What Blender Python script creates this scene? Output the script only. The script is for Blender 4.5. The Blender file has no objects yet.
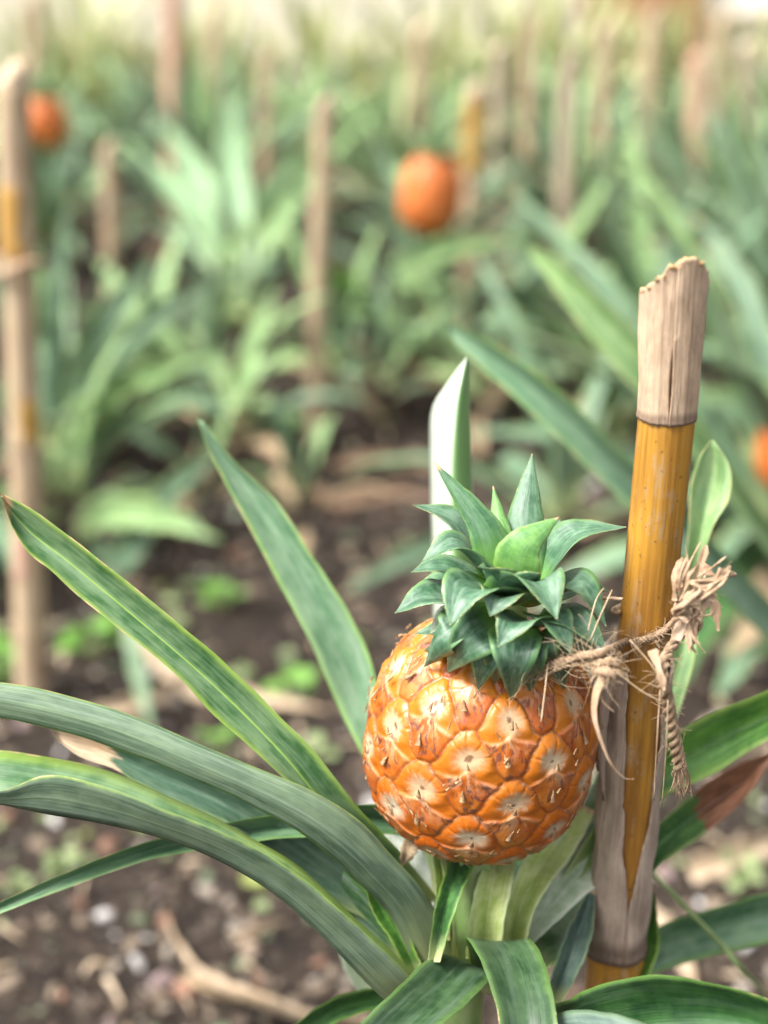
import bpy, math, random
import numpy as np
from mathutils import Vector, Matrix, noise

random.seed(7)
rng = np.random.default_rng(7)
scene = bpy.context.scene
COL = scene.collection

# ------------------------------------------------------------------ camera maths
TH = math.radians(24.0)
FPX = 1450.0
CAM_H = 0.90
ST, CT = math.sin(TH), math.cos(TH)
FWD = Vector((0, CT, -ST)); UPV = Vector((0, ST, CT)); RGT = Vector((1, 0, 0))
CAMPOS = Vector((0, 0, CAM_H))


def P(px, py, d):
    """point seen at picture position (px, py), d metres along the view axis"""
    return CAMPOS + RGT * ((px - 384) / FPX * d) - UPV * ((py - 512) / FPX * d) + FWD * d


def PY(px, py, Y):
    return P(px, py, Y / (CT - ST * (py - 512) / FPX))


def G(px, py, z=0.0):
    """point on the level z"""
    k = (py - 512) / FPX
    d = (CAM_H - z) / (ST + CT * k)
    return P(px, py, d)


# ------------------------------------------------------------------ object helpers
def link(o, parent=None):
    COL.objects.link(o)
    if parent is not None:
        o.parent = parent
        o.matrix_parent_inverse = Matrix.Identity(4)
        bpy_inv = Matrix.Translation(-world_loc(parent)) if parent.get('_flat', True) else None
    return o


def world_loc(o):
    v = Vector((0, 0, 0))
    while o is not None:
        v = v + o.location
        o = o.parent
    return v


def empty(name, loc, label, cat, group=None):
    o = bpy.data.objects.new(name, None)
    o.location = loc
    o.empty_display_size = 0.05
    COL.objects.link(o)
    o['label'] = label
    o['category'] = cat
    if group:
        o['group'] = group
    return o


def tag(o, label, cat, group=None):
    o['label'] = label
    o['category'] = cat
    if group:
        o['group'] = group
    return o


class MB:
    """collects geometry given in world coordinates"""

    def __init__(s):
        s.v = []; s.f = []; s.m = []; s.uv = []; s.smooth = True

    def add(s, verts, faces, mi=0, uvs=None):
        b = len(s.v)
        s.v.extend([tuple(p) for p in verts])
        s.uv.extend(uvs if uvs is not None else [(0.5, 0.5)] * len(verts))
        s.f.extend([tuple(i + b for i in f) for f in faces])
        if isinstance(mi, int):
            s.m.extend([mi] * len(faces))
        else:
            s.m.extend(mi)

    def build(s, name, mats, parent=None, loc=None, attrs=None, smooth=True):
        """vertices are world coordinates; the object sits at loc (default: its parent's place)"""
        if not isinstance(mats, (list, tuple)):
            mats = [mats]
        org = world_loc(parent) if parent is not None else (Vector(loc) if loc is not None else Vector((0, 0, 0)))
        V = np.array(s.v, dtype=np.float64) - np.array(org)
        me = bpy.data.meshes.new(name)
        me.from_pydata(V.tolist(), [], s.f)
        for m in mats:
            me.materials.append(m)
        me.polygons.foreach_set('material_index', np.array(s.m, dtype=np.int32))
        me.polygons.foreach_set('use_smooth', np.full(len(s.f), smooth))
        uvl = me.uv_layers.new(name='UVMap')
        li = np.zeros(len(me.loops), dtype=np.int32)
        me.loops.foreach_get('vertex_index', li)
        uvl.data.foreach_set('uv', np.array(s.uv, dtype=np.float32)[li].ravel())
        if attrs:
            for k, a in attrs.items():
                at = me.attributes.new(k, 'FLOAT', 'POINT')
                at.data.foreach_set('value', np.asarray(a, dtype=np.float32))
        me.update()
        o = bpy.data.objects.new(name, me)
        COL.objects.link(o)
        if parent is not None:
            o.parent = parent
        else:
            o.location = org
        return o


def crom(pts, n):
    """Catmull-Rom through pts, n samples, numpy (k,3) -> (n,3)"""
    p = np.array(pts, dtype=float)
    k = len(p)
    if k == 2:
        t = np.linspace(0, 1, n)[:, None]
        return p[0] * (1 - t) + p[1] * t
    p = np.vstack([2 * p[0] - p[1], p, 2 * p[-1] - p[-2]])
    out = []
    for x in np.linspace(0, k - 1 - 1e-9, n):
        i = int(x); t = x - i
        a, b, c, d = p[i], p[i + 1], p[i + 2], p[i + 3]
        out.append(0.5 * (2 * b + (c - a) * t + (2 * a - 5 * b + 4 * c - d) * t * t + (3 * b - a - 3 * c + d) * t ** 3))
    return np.array(out)


def tube(mb, path, rad, sides=8, mi=0, cap=True, n=None):
    pts = crom(path, n) if n else np.array([tuple(p) for p in path], dtype=float)
    k = len(pts)
    T = np.gradient(pts, axis=0)
    T /= np.linalg.norm(T, axis=1)[:, None] + 1e-12
    ref = np.array([0.13, 0.31, 0.94]) if abs(T[0][2]) < 0.9 else np.array([1.0, 0.1, 0])
    N = ref - T[0] * ref.dot(T[0]); N /= np.linalg.norm(N)
    V = []; UV = []
    for i in range(k):
        N = N - T[i] * N.dot(T[i]); N /= np.linalg.norm(N) + 1e-12
        B = np.cross(T[i], N)
        r = rad(i / (k - 1)) if callable(rad) else rad
        for j in range(sides):
            a = 2 * math.pi * j / sides
            V.append(pts[i] + r * (math.cos(a) * N + math.sin(a) * B))
            UV.append((j / sides, i / (k - 1)))
    F = []
    for i in range(k - 1):
        for j in range(sides):
            F.append((i * sides + j, i * sides + (j + 1) % sides, (i + 1) * sides + (j + 1) % sides, (i + 1) * sides + j))
    if cap:
        F.append(tuple(range(sides - 1, -1, -1)))
        F.append(tuple(range((k - 1) * sides, k * sides)))
    mb.add(V, F, mi, UV)


# ------------------------------------------------------------------ materials
def newmat(name):
    m = bpy.data.materials.new(name)
    m.use_nodes = True
    nt = m.node_tree
    nt.nodes.clear()
    return m, nt


class NT:
    """small node-tree helper"""

    def __init__(s, nt):
        s.nt = nt

    def n(s, typ, **kw):
        nd = s.nt.nodes.new(typ)
        for k, v in kw.items():
            setattr(nd, k, v)
        return nd

    def l(s, a, b):
        s.nt.links.new(a, b)

    def put(s, sock, val):
        if hasattr(val, 'is_output'):
            s.l(val, sock)
        else:
            if sock.type == 'RGBA' and len(val) == 3:
                val = (*val, 1)
            sock.default_value = val

    def math(s, op, a, b=None, c=None, clamp=False):
        nd = s.n('ShaderNodeMath', operation=op, use_clamp=clamp)
        s.put(nd.inputs[0], a)
        if b is not None:
            s.put(nd.inputs[1], b)
        if c is not None:
            s.put(nd.inputs[2], c)
        return nd.outputs[0]

    def smooth(s, x, lo, hi, a=0.0, b=1.0):
        nd = s.n('ShaderNodeMapRange', interpolation_type='SMOOTHSTEP')
        s.put(nd.inputs[0], x)
        nd.inputs[1].default_value = lo; nd.inputs[2].default_value = hi
        nd.inputs[3].default_value = a; nd.inputs[4].default_value = b
        return nd.outputs[0]

    def mix(s, f, a, b):
        nd = s.n('ShaderNodeMix', data_type='RGBA')
        s.put(nd.inputs[0], f); s.put(nd.inputs[6], a); s.put(nd.inputs[7], b)
        return nd.outputs[2]

    def noise(s, vec, scale, detail=3.0, rough=0.55, dim='3D'):
        nd = s.n('ShaderNodeTexNoise', noise_dimensions=dim)
        if vec is not None:
            s.l(vec, nd.inputs['Vector'])
        nd.inputs['Scale'].default_value = scale
        nd.inputs['Detail'].default_value = detail
        nd.inputs['Roughness'].default_value = rough
        return nd.outputs[0]

    def comb(s, x, y, z):
        nd = s.n('ShaderNodeCombineXYZ')
        s.put(nd.inputs[0], x); s.put(nd.inputs[1], y); s.put(nd.inputs[2], z)
        return nd.outputs[0]

    def uv(s):
        u = s.n('ShaderNodeUVMap', uv_map='UVMap')
        sp = s.n('ShaderNodeSeparateXYZ')
        s.l(u.outputs[0], sp.inputs[0])
        return sp.outputs[0], sp.outputs[1]

    def attr(s, name):
        a = s.n('ShaderNodeAttribute', attribute_name=name)
        return a.outputs['Fac']

    def rand(s):
        return s.n('ShaderNodeObjectInfo').outputs['Random']

    def obco(s):
        return s.n('ShaderNodeTexCoord').outputs['Object']

    def geo(s):
        return s.n('ShaderNodeNewGeometry').outputs['Position']

    def bump(s, h, strength, dist):
        b = s.n('ShaderNodeBump')
        b.inputs['Strength'].default_value = strength
        b.inputs['Distance'].default_value = dist
        s.put(b.inputs['Height'], h)
        return b.outputs[0]

    def out(s, col, rough=0.6, normal=None, trans=0.0, tcol=None, spec=0.5, coat=0.0, sss=0.0, ssr=None, sheen=0.0):
        p = s.n('ShaderNodeBsdfPrincipled')
        s.put(p.inputs['Base Color'], col)
        s.put(p.inputs['Roughness'], rough)
        s.put(p.inputs['Specular IOR Level'], spec)
        p.inputs['Coat Weight'].default_value = coat
        p.inputs['Coat Roughness'].default_value = 0.25
        p.inputs['Sheen Weight'].default_value = sheen
        if sss > 0:
            p.inputs['Subsurface Weight'].default_value = sss
            p.inputs['Subsurface Radius'].default_value = ssr or (1, .4, .1)
            p.inputs['Subsurface Scale'].default_value = 0.004
        if normal is not None:
            s.l(normal, p.inputs['Normal'])
        o = s.n('ShaderNodeOutputMaterial')
        if trans > 0:
            t = s.n('ShaderNodeBsdfTranslucent')
            s.put(t.inputs[0], tcol if tcol is not None else col)
            mx = s.n('ShaderNodeMixShader')
            mx.inputs[0].default_value = trans
            s.l(p.outputs[0], mx.inputs[1]); s.l(t.outputs[0], mx.inputs[2])
            s.l(mx.outputs[0], o.inputs[0])
        else:
            s.l(p.outputs[0], o.inputs[0])


def leaf_mat(name, dark, light, margin, base_c=(0.42, 0.48, 0.22), tip_c=(0.40, 0.27, 0.15), base_end=0.18, mlo=0.72,
             tip_start=0.965, rough=0.36, line=0.32, marg=0.55, midrib=0.0, bloom=0.25, trans=0.12, spec=0.36, band=1.0,
             dry=0.0, coat=0.0):
    m, nt = newmat(name)
    t = NT(nt)
    u, v = t.uv()
    r = t.math('MULTIPLY', t.rand(), 37.0)
    fine = t.noise(t.comb(t.math('MULTIPLY', u, 21.0), t.math('MULTIPLY', v, 2.0), r), 1.0, 2.0)
    vfine = t.noise(t.comb(t.math('MULTIPLY', u, 48.0), t.math('MULTIPLY', v, 3.0), r), 1.0, 1.0)
    blot = t.noise(t.comb(t.math('MULTIPLY', u, 3.0), t.math('MULTIPLY', v, 9.0), r), 1.0, 4.0, 0.6)
    cross = t.noise(t.comb(t.math('MULTIPLY', u, 5.0), t.math('MULTIPLY', v, 34.0), r), 1.0, 2.0)
    f = t.math('ADD', t.smooth(blot, 0.3, 0.7), t.math('MULTIPLY', t.math('SUBTRACT', t.smooth(cross, .35, .65), .5), 0.35 * band), clamp=True)
    col = t.mix(f, dark, light)
    lightc = tuple(min(1, c * 1.9 + 0.015) for c in light)
    col = t.mix(t.math('MULTIPLY', t.smooth(fine, 0.42, 0.75), line * .55), col, lightc)
    darkc = tuple(c * 0.5 for c in dark)
    col = t.mix(t.math('MULTIPLY', t.smooth(vfine, 0.5, 0.8), line * .9), col, darkc)
    e = t.math('MULTIPLY', t.math('ABSOLUTE', t.math('SUBTRACT', u, 0.5)), 2.0)
    mcross = t.smooth(cross, 0.25, 0.6)
    ew = t.math('ADD', e, t.math('MULTIPLY', t.math('SUBTRACT', cross, 0.5), 0.20))
    col = t.mix(t.math('MULTIPLY', t.smooth(ew, mlo, 0.98), marg), col, margin)
    if midrib > 0:
        col = t.mix(t.math('MULTIPLY', t.smooth(e, 0.0, 0.07, 1.0, 0.0), midrib), col, tuple(min(1, c * 1.5) for c in margin))
    # waxy bloom rubbed off in streaks
    bl = t.noise(t.comb(t.math('MULTIPLY', u, 9.0), t.math('MULTIPLY', v, 4.0), t.math('ADD', r, 9.0)), 1.0, 5.0, 0.65)
    col = t.mix(t.math('MULTIPLY', t.smooth(bl, 0.42, 0.75), bloom), col, (0.27, 0.36, 0.28))
    # small scars
    sc = t.noise(t.comb(t.math('MULTIPLY', u, 14.0), t.math('MULTIPLY', v, 40.0), t.math('ADD', r, 21.0)), 1.0, 2.0)
    col = t.mix(t.math('MULTIPLY', t.smooth(sc, 0.76, 0.82), 0.7), col, (0.34, 0.27, 0.16))
    vb = t.math('ADD', v, t.math('MULTIPLY', t.math('SUBTRACT', blot, 0.5), 0.12))
    col = t.mix(t.smooth(vb, 0.0, base_end, 1.0, 0.0), col, base_c)
    vt = t.math('ADD', v, t.math('MULTIPLY', t.math('SUBTRACT', t.noise(t.comb(t.math('MULTIPLY', u, 6.0), t.math('MULTIPLY', v, 8.0), r), 1.0, 4.0), 0.5), 0.16 if dry > 0 else 0.02))
    tipv = t.noise(t.comb(t.math('MULTIPLY', u, 12.0), t.math('MULTIPLY', v, 16.0), r), 1.0, 4.0)
    tcol = t.mix(t.smooth(tipv, 0.3, 0.7), tip_c, tuple(min(1, c * 1.9) for c in tip_c))
    tm = t.smooth(vt, tip_start, tip_start + 0.02)
    # dry hairline along the margin towards the tip
    em = t.math('MULTIPLY', t.math('MULTIPLY', t.smooth(e, 0.955, 0.985), t.smooth(cross, 0.42, 0.6)), t.smooth(vt, 0.62, 0.74))
    col = t.mix(t.math('MAXIMUM', tm, t.math('MULTIPLY', em, 0.9)), col, tcol)
    nrm = t.bump(t.math('ADD', fine, t.math('MULTIPLY', vfine, 0.6)), 0.22, 0.0012)
    rr = t.math('ADD', rough - 0.08, t.math('MULTIPLY', bl, 0.3))
    t.out(col, rr, nrm, trans, t.mix(0.5, col, (0.25, 0.42, 0.08)), spec=spec, coat=coat)
    return m


M = {}
GREY = (0.150, 0.215, 0.160)
M['top'] = leaf_mat('leaf_green', (0.016, 0.066, 0.016), (0.062, 0.165, 0.038), (0.20, 0.34, 0.05))
M['top_line'] = leaf_mat('leaf_green_midline', (0.030, 0.100, 0.028), (0.160, 0.260, 0.125), (0.24, 0.36, 0.05), midrib=0.75, marg=0.75)
M['teal'] = leaf_mat('leaf_teal', (0.044, 0.125, 0.055), (0.140, 0.245, 0.130), (0.17, 0.32, 0.06), bloom=0.4, marg=0.6, tip_start=0.992)
M['teal_dead'] = leaf_mat('leaf_teal_dry_tip', (0.050, 0.115, 0.068), (0.120, 0.200, 0.130), (0.22, 0.33, 0.10), bloom=0.4, marg=0.6,
                          tip_start=0.84, dry=1.0, tip_c=(0.42, 0.32, 0.22))
M['dead_end'] = leaf_mat('leaf_green_withered', (0.035, 0.100, 0.030), (0.100, 0.220, 0.060), (0.30, 0.40, 0.12), tip_start=0.60, dry=1.0,
                         tip_c=(0.16, 0.075, 0.045), bloom=0.1)
M['under'] = leaf_mat('leaf_underside', (0.066, 0.112, 0.068), (0.150, 0.215, 0.128), (0.24, 0.36, 0.06), bloom=0.45, line=0.6, marg=0.6, mlo=0.90,
                      rough=0.5, band=1.3)
M['under_dark'] = leaf_mat('leaf_underside_dark', (0.048, 0.085, 0.070), (0.095, 0.145, 0.115), (0.16, 0.26, 0.08), bloom=0.25, line=0.45, marg=0.3,
                           rough=0.42)
M['silver'] = leaf_mat('leaf_silver_underside', (0.62, 0.68, 0.58), (0.80, 0.83, 0.76), (0.80, 0.84, 0.75), bloom=0.3, line=0.12, marg=0.3, rough=0.35,
                       base_c=(0.7, 0.74, 0.55), trans=0.1)
M['bright'] = leaf_mat('leaf_bright', (0.055, 0.170, 0.030), (0.150, 0.330, 0.060), (0.34, 0.50, 0.09), bloom=0.12, trans=0.2)
M['pale'] = leaf_mat('leaf_pale', (0.46, 0.60, 0.15), (0.72, 0.80, 0.36), (0.70, 0.76, 0.50), base_c=(0.70, 0.74, 0.30), bloom=0.05, trans=0.35, line=0.6, rough=0.28, marg=0.5)
M['whitish'] = leaf_mat('leaf_whitish', (0.34, 0.46, 0.27), (0.62, 0.70, 0.52), (0.70, 0.74, 0.62), base_c=(0.60, 0.66, 0.36), bloom=0.5, trans=0.2)
M['teal_light'] = leaf_mat('leaf_teal_light', (0.075, 0.170, 0.085), (0.190, 0.300, 0.185), (0.24, 0.42, 0.08), bloom=0.5, marg=0.6, tip_start=1.1)
M['deep'] = leaf_mat('leaf_deep_green', (0.010, 0.044, 0.012), (0.038, 0.105, 0.028), (0.14, 0.27, 0.045), bloom=0.14, rough=0.33, marg=0.6, mlo=0.8)
M['dull'] = leaf_mat('leaf_dull_green', (0.018, 0.048, 0.018), (0.052, 0.102, 0.044), (0.12, 0.22, 0.045), bloom=0.16, rough=0.36, marg=0.5)
M['mottled'] = leaf_mat('leaf_mottled', (0.020, 0.065, 0.024), (0.070, 0.160, 0.050), (0.10, 0.22, 0.05), bloom=0.95, rough=0.25)
M['crown'] = leaf_mat('crown_leaf_green', (0.020, 0.078, 0.036), (0.092, 0.195, 0.105), (0.15, 0.29, 0.09), base_c=(0.16, 0.36, 0.06), base_end=0.30,
                      tip_c=(0.48, 0.36, 0.18), bloom=0.55, rough=0.34, spec=0.5, marg=0.7, line=0.4, band=0.6, tip_start=0.985)
M['crown_dry'] = leaf_mat('crown_leaf_brown_tip', (0.022, 0.085, 0.034), (0.065, 0.155, 0.065), (0.15, 0.30, 0.08), base_c=(0.16, 0.38, 0.05), base_end=0.45,
                          tip_c=(0.42, 0.22, 0.10), bloom=0.3, rough=0.34, marg=0.7, line=0.4, tip_start=0.93, dry=0.6)
M['crown_young'] = leaf_mat('crown_leaf_young', (0.080, 0.220, 0.060), (0.170, 0.360, 0.090), (0.32, 0.50, 0.16), base_c=(0.22, 0.46, 0.06), base_end=0.4,
                            bloom=0.2, rough=0.33, marg=0.6, trans=0.2, tip_start=0.95)
M['bg'] = leaf_mat('row_leaf_blue_green', (0.046, 0.108, 0.056), (0.155, 0.248, 0.142), (0.30, 0.42, 0.14), bloom=0.6, tip_start=0.95, rough=0.4)
M['bg_under'] = leaf_mat('row_leaf_underside', (0.090, 0.160, 0.090), (0.21, 0.29, 0.175), (0.28, 0.38, 0.16), bloom=0.55, rough=0.5)
M['bg_light'] = leaf_mat('row_leaf_light_green', (0.12, 0.230, 0.080), (0.29, 0.43, 0.17), (0.36, 0.48, 0.18), bloom=0.5, tip_start=1.1, rough=0.4)
M['bg_yellow'] = leaf_mat('row_leaf_yellow_green', (0.30, 0.34, 0.13), (0.54, 0.53, 0.29), (0.46, 0.46, 0.14), bloom=0.2, tip_start=0.93)
M['fan'] = leaf_mat('row_leaf_pale_green', (0.13, 0.25, 0.12), (0.29, 0.44, 0.24), (0.44, 0.56, 0.28), bloom=0.3, tip_start=1.1, rough=0.4, trans=0.25)
M['bg_dry'] = leaf_mat('row_leaf_dry', (0.22, 0.15, 0.085), (0.42, 0.31, 0.19), (0.42, 0.32, 0.2), base_c=(.3, .22, .13), bloom=0.1, rough=0.7, trans=0.05)


def simple_mat(name, c1, c2, scale=30.0, rough=0.7, stretch=(1, 1, 1), bump=0.3, bdist=0.001, c3=None, spec=0.4, t3=0.62, trans=0.0, sss=0.0, coat=0.0):
    m, nt = newmat(name)
    t = NT(nt)
    co = t.obco()
    mp = t.n('ShaderNodeMapping')
    t.l(co, mp.inputs[0])
    mp.inputs['Scale'].default_value = stretch
    a = t.noise(mp.outputs[0], scale, 5.0, 0.6)
    b = t.noise(mp.outputs[0], scale * 3.7, 3.0, 0.6)
    col = t.mix(t.smooth(a, 0.32, 0.68), c1, c2)
    if c3 is not None:
        col = t.mix(t.smooth(b, t3, t3 + 0.1), col, c3)
    t.out(col, rough, t.bump(t.math('ADD', a, b), bump, bdist), trans, spec=spec, sss=sss, coat=coat)
    return m


def cane_mat(name, yellow=(0.50, 0.27, 0.045), brown=(0.24, 0.11, 0.03), grey=(0.42, 0.34, 0.25), greyness=0.5, zs=(4, 4, 4)):
    m, nt = newmat(name)
    t = NT(nt)
    co = t.obco()
    mp = t.n('ShaderNodeMapping'); t.l(co, mp.inputs[0]); mp.inputs['Scale'].default_value = (1, 1, 0.035)
    st = t.noise(mp.outputs[0], 420.0, 3.0)
    mp2 = t.n('ShaderNodeMapping'); t.l(co, mp2.inputs[0]); mp2.inputs['Scale'].default_value = (1, 1, 0.25)
    bl = t.noise(mp2.outputs[0], 42.0, 4.0)
    sp = t.noise(co, 330.0, 3.0)
    sp2 = t.noise(mp2.outputs[0], 150.0, 4.0, 0.7)
    col = t.mix(t.smooth(bl, 0.32, 0.7), yellow, brown)
    col = t.mix(t.math('MULTIPLY', t.smooth(st, 0.45, 0.75), 0.45), col, tuple(c * 0.55 for c in brown))
    col = t.mix(t.math('MULTIPLY', t.smooth(st, 0.55, 0.25), 0.35), col, tuple(min(1, c * 1.45) for c in yellow))
    col = t.mix(t.math('MULTIPLY', t.smooth(sp2, 0.52, 0.66), greyness), col, grey)
    col = t.mix(t.math('MULTIPLY', t.smooth(sp, 0.64, 0.7), 0.55), col, (0.10, 0.055, 0.025))
    t.out(col, t.math('ADD', 0.3, t.math('MULTIPLY', sp2, 0.35)), t.bump(t.math('ADD', st, t.math('MULTIPLY', sp2, 1.2)), 0.3, 0.0007), spec=0.45)
    return m


def sheath_mat(name, a=(0.50, 0.37, 0.27), b=(0.36, 0.26, 0.19), dark=(0.13, 0.085, 0.06), pale=(0.62, 0.50, 0.39)):
    m, nt = newmat(name)
    t = NT(nt)
    u, v = t.uv()
    st = t.noise(t.comb(t.math('MULTIPLY', u, 70.0), t.math('MULTIPLY', v, 3.0), 0.0), 1.0, 4.0)
    st2 = t.noise(t.comb(t.math('MULTIPLY', u, 260.0), t.math('MULTIPLY', v, 6.0), 4.0), 1.0, 2.0)
    bl = t.noise(t.comb(t.math('MULTIPLY', u, 8.0), t.math('MULTIPLY', v, 5.0), 8.0), 1.0, 5.0, 0.65)
    col = t.mix(t.smooth(bl, 0.35, 0.65), a, b)
    col = t.mix(t.math('MULTIPLY', t.smooth(st, 0.5, 0.75), 0.5), col, pale)
    col = t.mix(t.math('MULTIPLY', t.smooth(st2, 0.52, 0.70), 0.5), col, dark)
    # stained band where the sheath meets the node
    vn = t.math('ADD', v, t.math('MULTIPLY', t.math('SUBTRACT', bl, 0.5), 0.04))
    band = t.math('MULTIPLY', t.smooth(vn, 0.035, 0.09, 1.0, 0.0), t.smooth(st, 0.25, 0.5, 0.5, 1.0))
    col = t.mix(t.math('MULTIPLY', band, 0.75), col, dark)
    t.out(col, 0.72, t.bump(t.math('ADD', st, t.math('MULTIPLY', st2, 0.7)), 0.5, 0.0009), spec=0.3)
    return m


M['cane'] = cane_mat('bamboo_yellow', (0.46, 0.235, 0.030), (0.25, 0.105, 0.020), (0.36, 0.28, 0.19), 0.45)
M['cane_bg'] = cane_mat('weathered_cane', (0.44, 0.32, 0.20), (0.29, 0.20, 0.13), (0.52, 0.43, 0.35), 0.8)
M['cane_pale'] = cane_mat('pale_weathered_cane', (0.50, 0.38, 0.24), (0.36, 0.255, 0.165), (0.54, 0.44, 0.34), 0.75)
M['cane_pink'] = cane_mat('pinkish_cane', (0.60, 0.36, 0.26), (0.48, 0.27, 0.19), (0.62, 0.46, 0.38), 0.5)
M['cane_grey'] = cane_mat('greyish_cane', (0.44, 0.35, 0.25), (0.33, 0.255, 0.185), (0.50, 0.42, 0.33), 0.6)
M['cane_orange'] = cane_mat('orange_cane', (0.50, 0.29, 0.06), (0.40, 0.22, 0.06), (0.52, 0.40, 0.26), 0.6)
M['cut'] = simple_mat('cut_cane_fibre', (0.58, 0.33, 0.12), (0.72, 0.50, 0.26), 500, 0.8, (1, 1, .2), 0.8, 0.001, (0.32, 0.17, 0.06))
M['sheath'] = sheath_mat('dry_sheath', (0.56, 0.41, 0.28), (0.44, 0.31, 0.21), pale=(0.66, 0.52, 0.38))
M['sheath_low'] = sheath_mat('dry_sheath_grey', (0.48, 0.375, 0.295), (0.32, 0.24, 0.185), dark=(0.09, 0.055, 0.038), pale=(0.62, 0.51, 0.41))
M['flake'] = simple_mat('dry_husk_flake', (0.36, 0.23, 0.135), (0.52, 0.375, 0.26), 160, 0.75, (1, 1, .3), 0.5, 0.001, (0.34, 0.2, 0.11), trans=0.1)
M['twine'] = simple_mat('jute_twine', (0.24, 0.155, 0.09), (0.42, 0.30, 0.195), 260, 0.85, (1, 1, 1), 0.7, 0.001, (0.26, 0.16, 0.09))
M['fibre'] = simple_mat('jute_fibre', (0.38, 0.26, 0.15), (0.56, 0.42, 0.28), 120, 0.7, (1, 1, 1), 0.0, 0.001)
M['stalk'] = simple_mat('fruit_stalk', (0.16, 0.26, 0.08), (0.30, 0.38, 0.16), 90, 0.5, (1, 1, .3), 0.2, 0.001)
M['weed'] = simple_mat('weed_leaf', (0.10, 0.26, 0.035), (0.22, 0.42, 0.08), 60, 0.5, (1, 1, 1), 0.2, 0.001, trans=0.25)
M['weed_pale'] = simple_mat('weed_leaf_pale', (0.19, 0.26, 0.10), (0.33, 0.39, 0.20), 60, 0.5, (1, 1, 1), 0.2, 0.001, trans=0.2)
M['straw'] = simple_mat('dry_leaf_straw', (0.34, 0.245, 0.155), (0.52, 0.41, 0.29), 40, 0.75, (1, 1, 1), 0.4, 0.001, (0.22, 0.13, 0.075))
M['cream'] = simple_mat('cream_limewash', (0.74, 0.68, 0.52), (0.80, 0.75, 0.62), 3.0, 0.85, (1, 1, 1), 0.3, 0.004)
M['whitewash'] = simple_mat('whitewashed_glass', (0.84, 0.84, 0.80), (0.90, 0.90, 0.87), 3.0, 0.4, (1, 1, .4), 0.05, 0.002)
M['wood_brown'] = simple_mat('brown_timber', (0.34, 0.17, 0.08), (0.44, 0.245, 0.125), 12.0, 0.6, (1, 1, .1), 0.3, 0.002)
M['wood_pale'] = simple_mat('pale_timber', (0.58, 0.46, 0.33), (0.66, 0.55, 0.41), 12.0, 0.6, (1, 1, .1), 0.3, 0.002)


M['dead'] = simple_mat('dead_leaf_brown', (0.17, 0.105, 0.065), (0.27, 0.175, 0.11), 40, 0.8, (1, 1, 1), 0.4, 0.001, (0.10, 0.055, 0.035))


def soil_mat():
    m, nt = newmat('dark_soil')
    t = NT(nt)
    g = t.geo()
    a = t.noise(g, 3.0, 5.0, 0.6); b = t.noise(g, 38.0, 6.0, 0.7); c = t.noise(g, 160.0, 4.0, 0.7); d = t.noise(g, 75.0, 2.0)
    col = t.mix(t.smooth(b, 0.3, 0.7), (0.014, 0.010, 0.0075), (0.050, 0.034, 0.024))
    col = t.mix(t.math('MULTIPLY', t.smooth(a, 0.45, 0.7), 0.5), col, (0.062, 0.042, 0.029))
    col = t.mix(t.math('MULTIPLY', t.smooth(c, 0.60, 0.72), 0.6), col, (0.15, 0.118, 0.095))
    col = t.mix(t.math('MULTIPLY', t.smooth(d, 0.66, 0.74), 0.5), col, (0.085, 0.105, 0.045))
    t.out(col, 0.85, t.bump(t.math('ADD', b, t.math('MULTIPLY', c, 0.5)), 0.9, 0.02), spec=0.3)
    return m


M['soil'] = soil_mat()


def speck_mat():
    m, nt = newmat('soil_gravel')
    t = NT(nt)
    k = t.attr('tone')
    cr = t.n('ShaderNodeValToRGB')
    t.l(k, cr.inputs[0])
    els = cr.color_ramp.elements
    cr.color_ramp.interpolation = 'CONSTANT'
    stops = [(0, (0.030, 0.020, 0.014)), (0.30, (0.060, 0.041, 0.029)), (0.50, (0.12, 0.085, 0.06)), (0.60, (0.24, 0.18, 0.13)), (0.74, (0.34, 0.29, 0.24)),
             (0.82, (0.19, 0.235, 0.14)), (0.90, (0.28, 0.15, 0.10)), (0.935, (0.25, 0.18, 0.18)), (0.955, (0.66, 0.63, 0.61)), (0.985, (0.30, 0.36, 0.09))]
    els[0].position, els[0].color = 0, (*stops[0][1], 1)
    els[1].position, els[1].color = stops[1][0], (*stops[1][1], 1)
    for p, c in stops[2:]:
        e = els.new(p); e.color = (*c, 1)
    n = t.noise(t.geo(), 220.0, 3.0)
    col = t.mix(t.smooth(n, 0.3, 0.7), cr.outputs[0], t.mix(0.5, cr.outputs[0], (0.05, 0.04, 0.03)))
    t.out(col, 0.75, t.bump(n, 0.5, 0.003), spec=0.35)
    return m


M['gravel'] = speck_mat()


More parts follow.
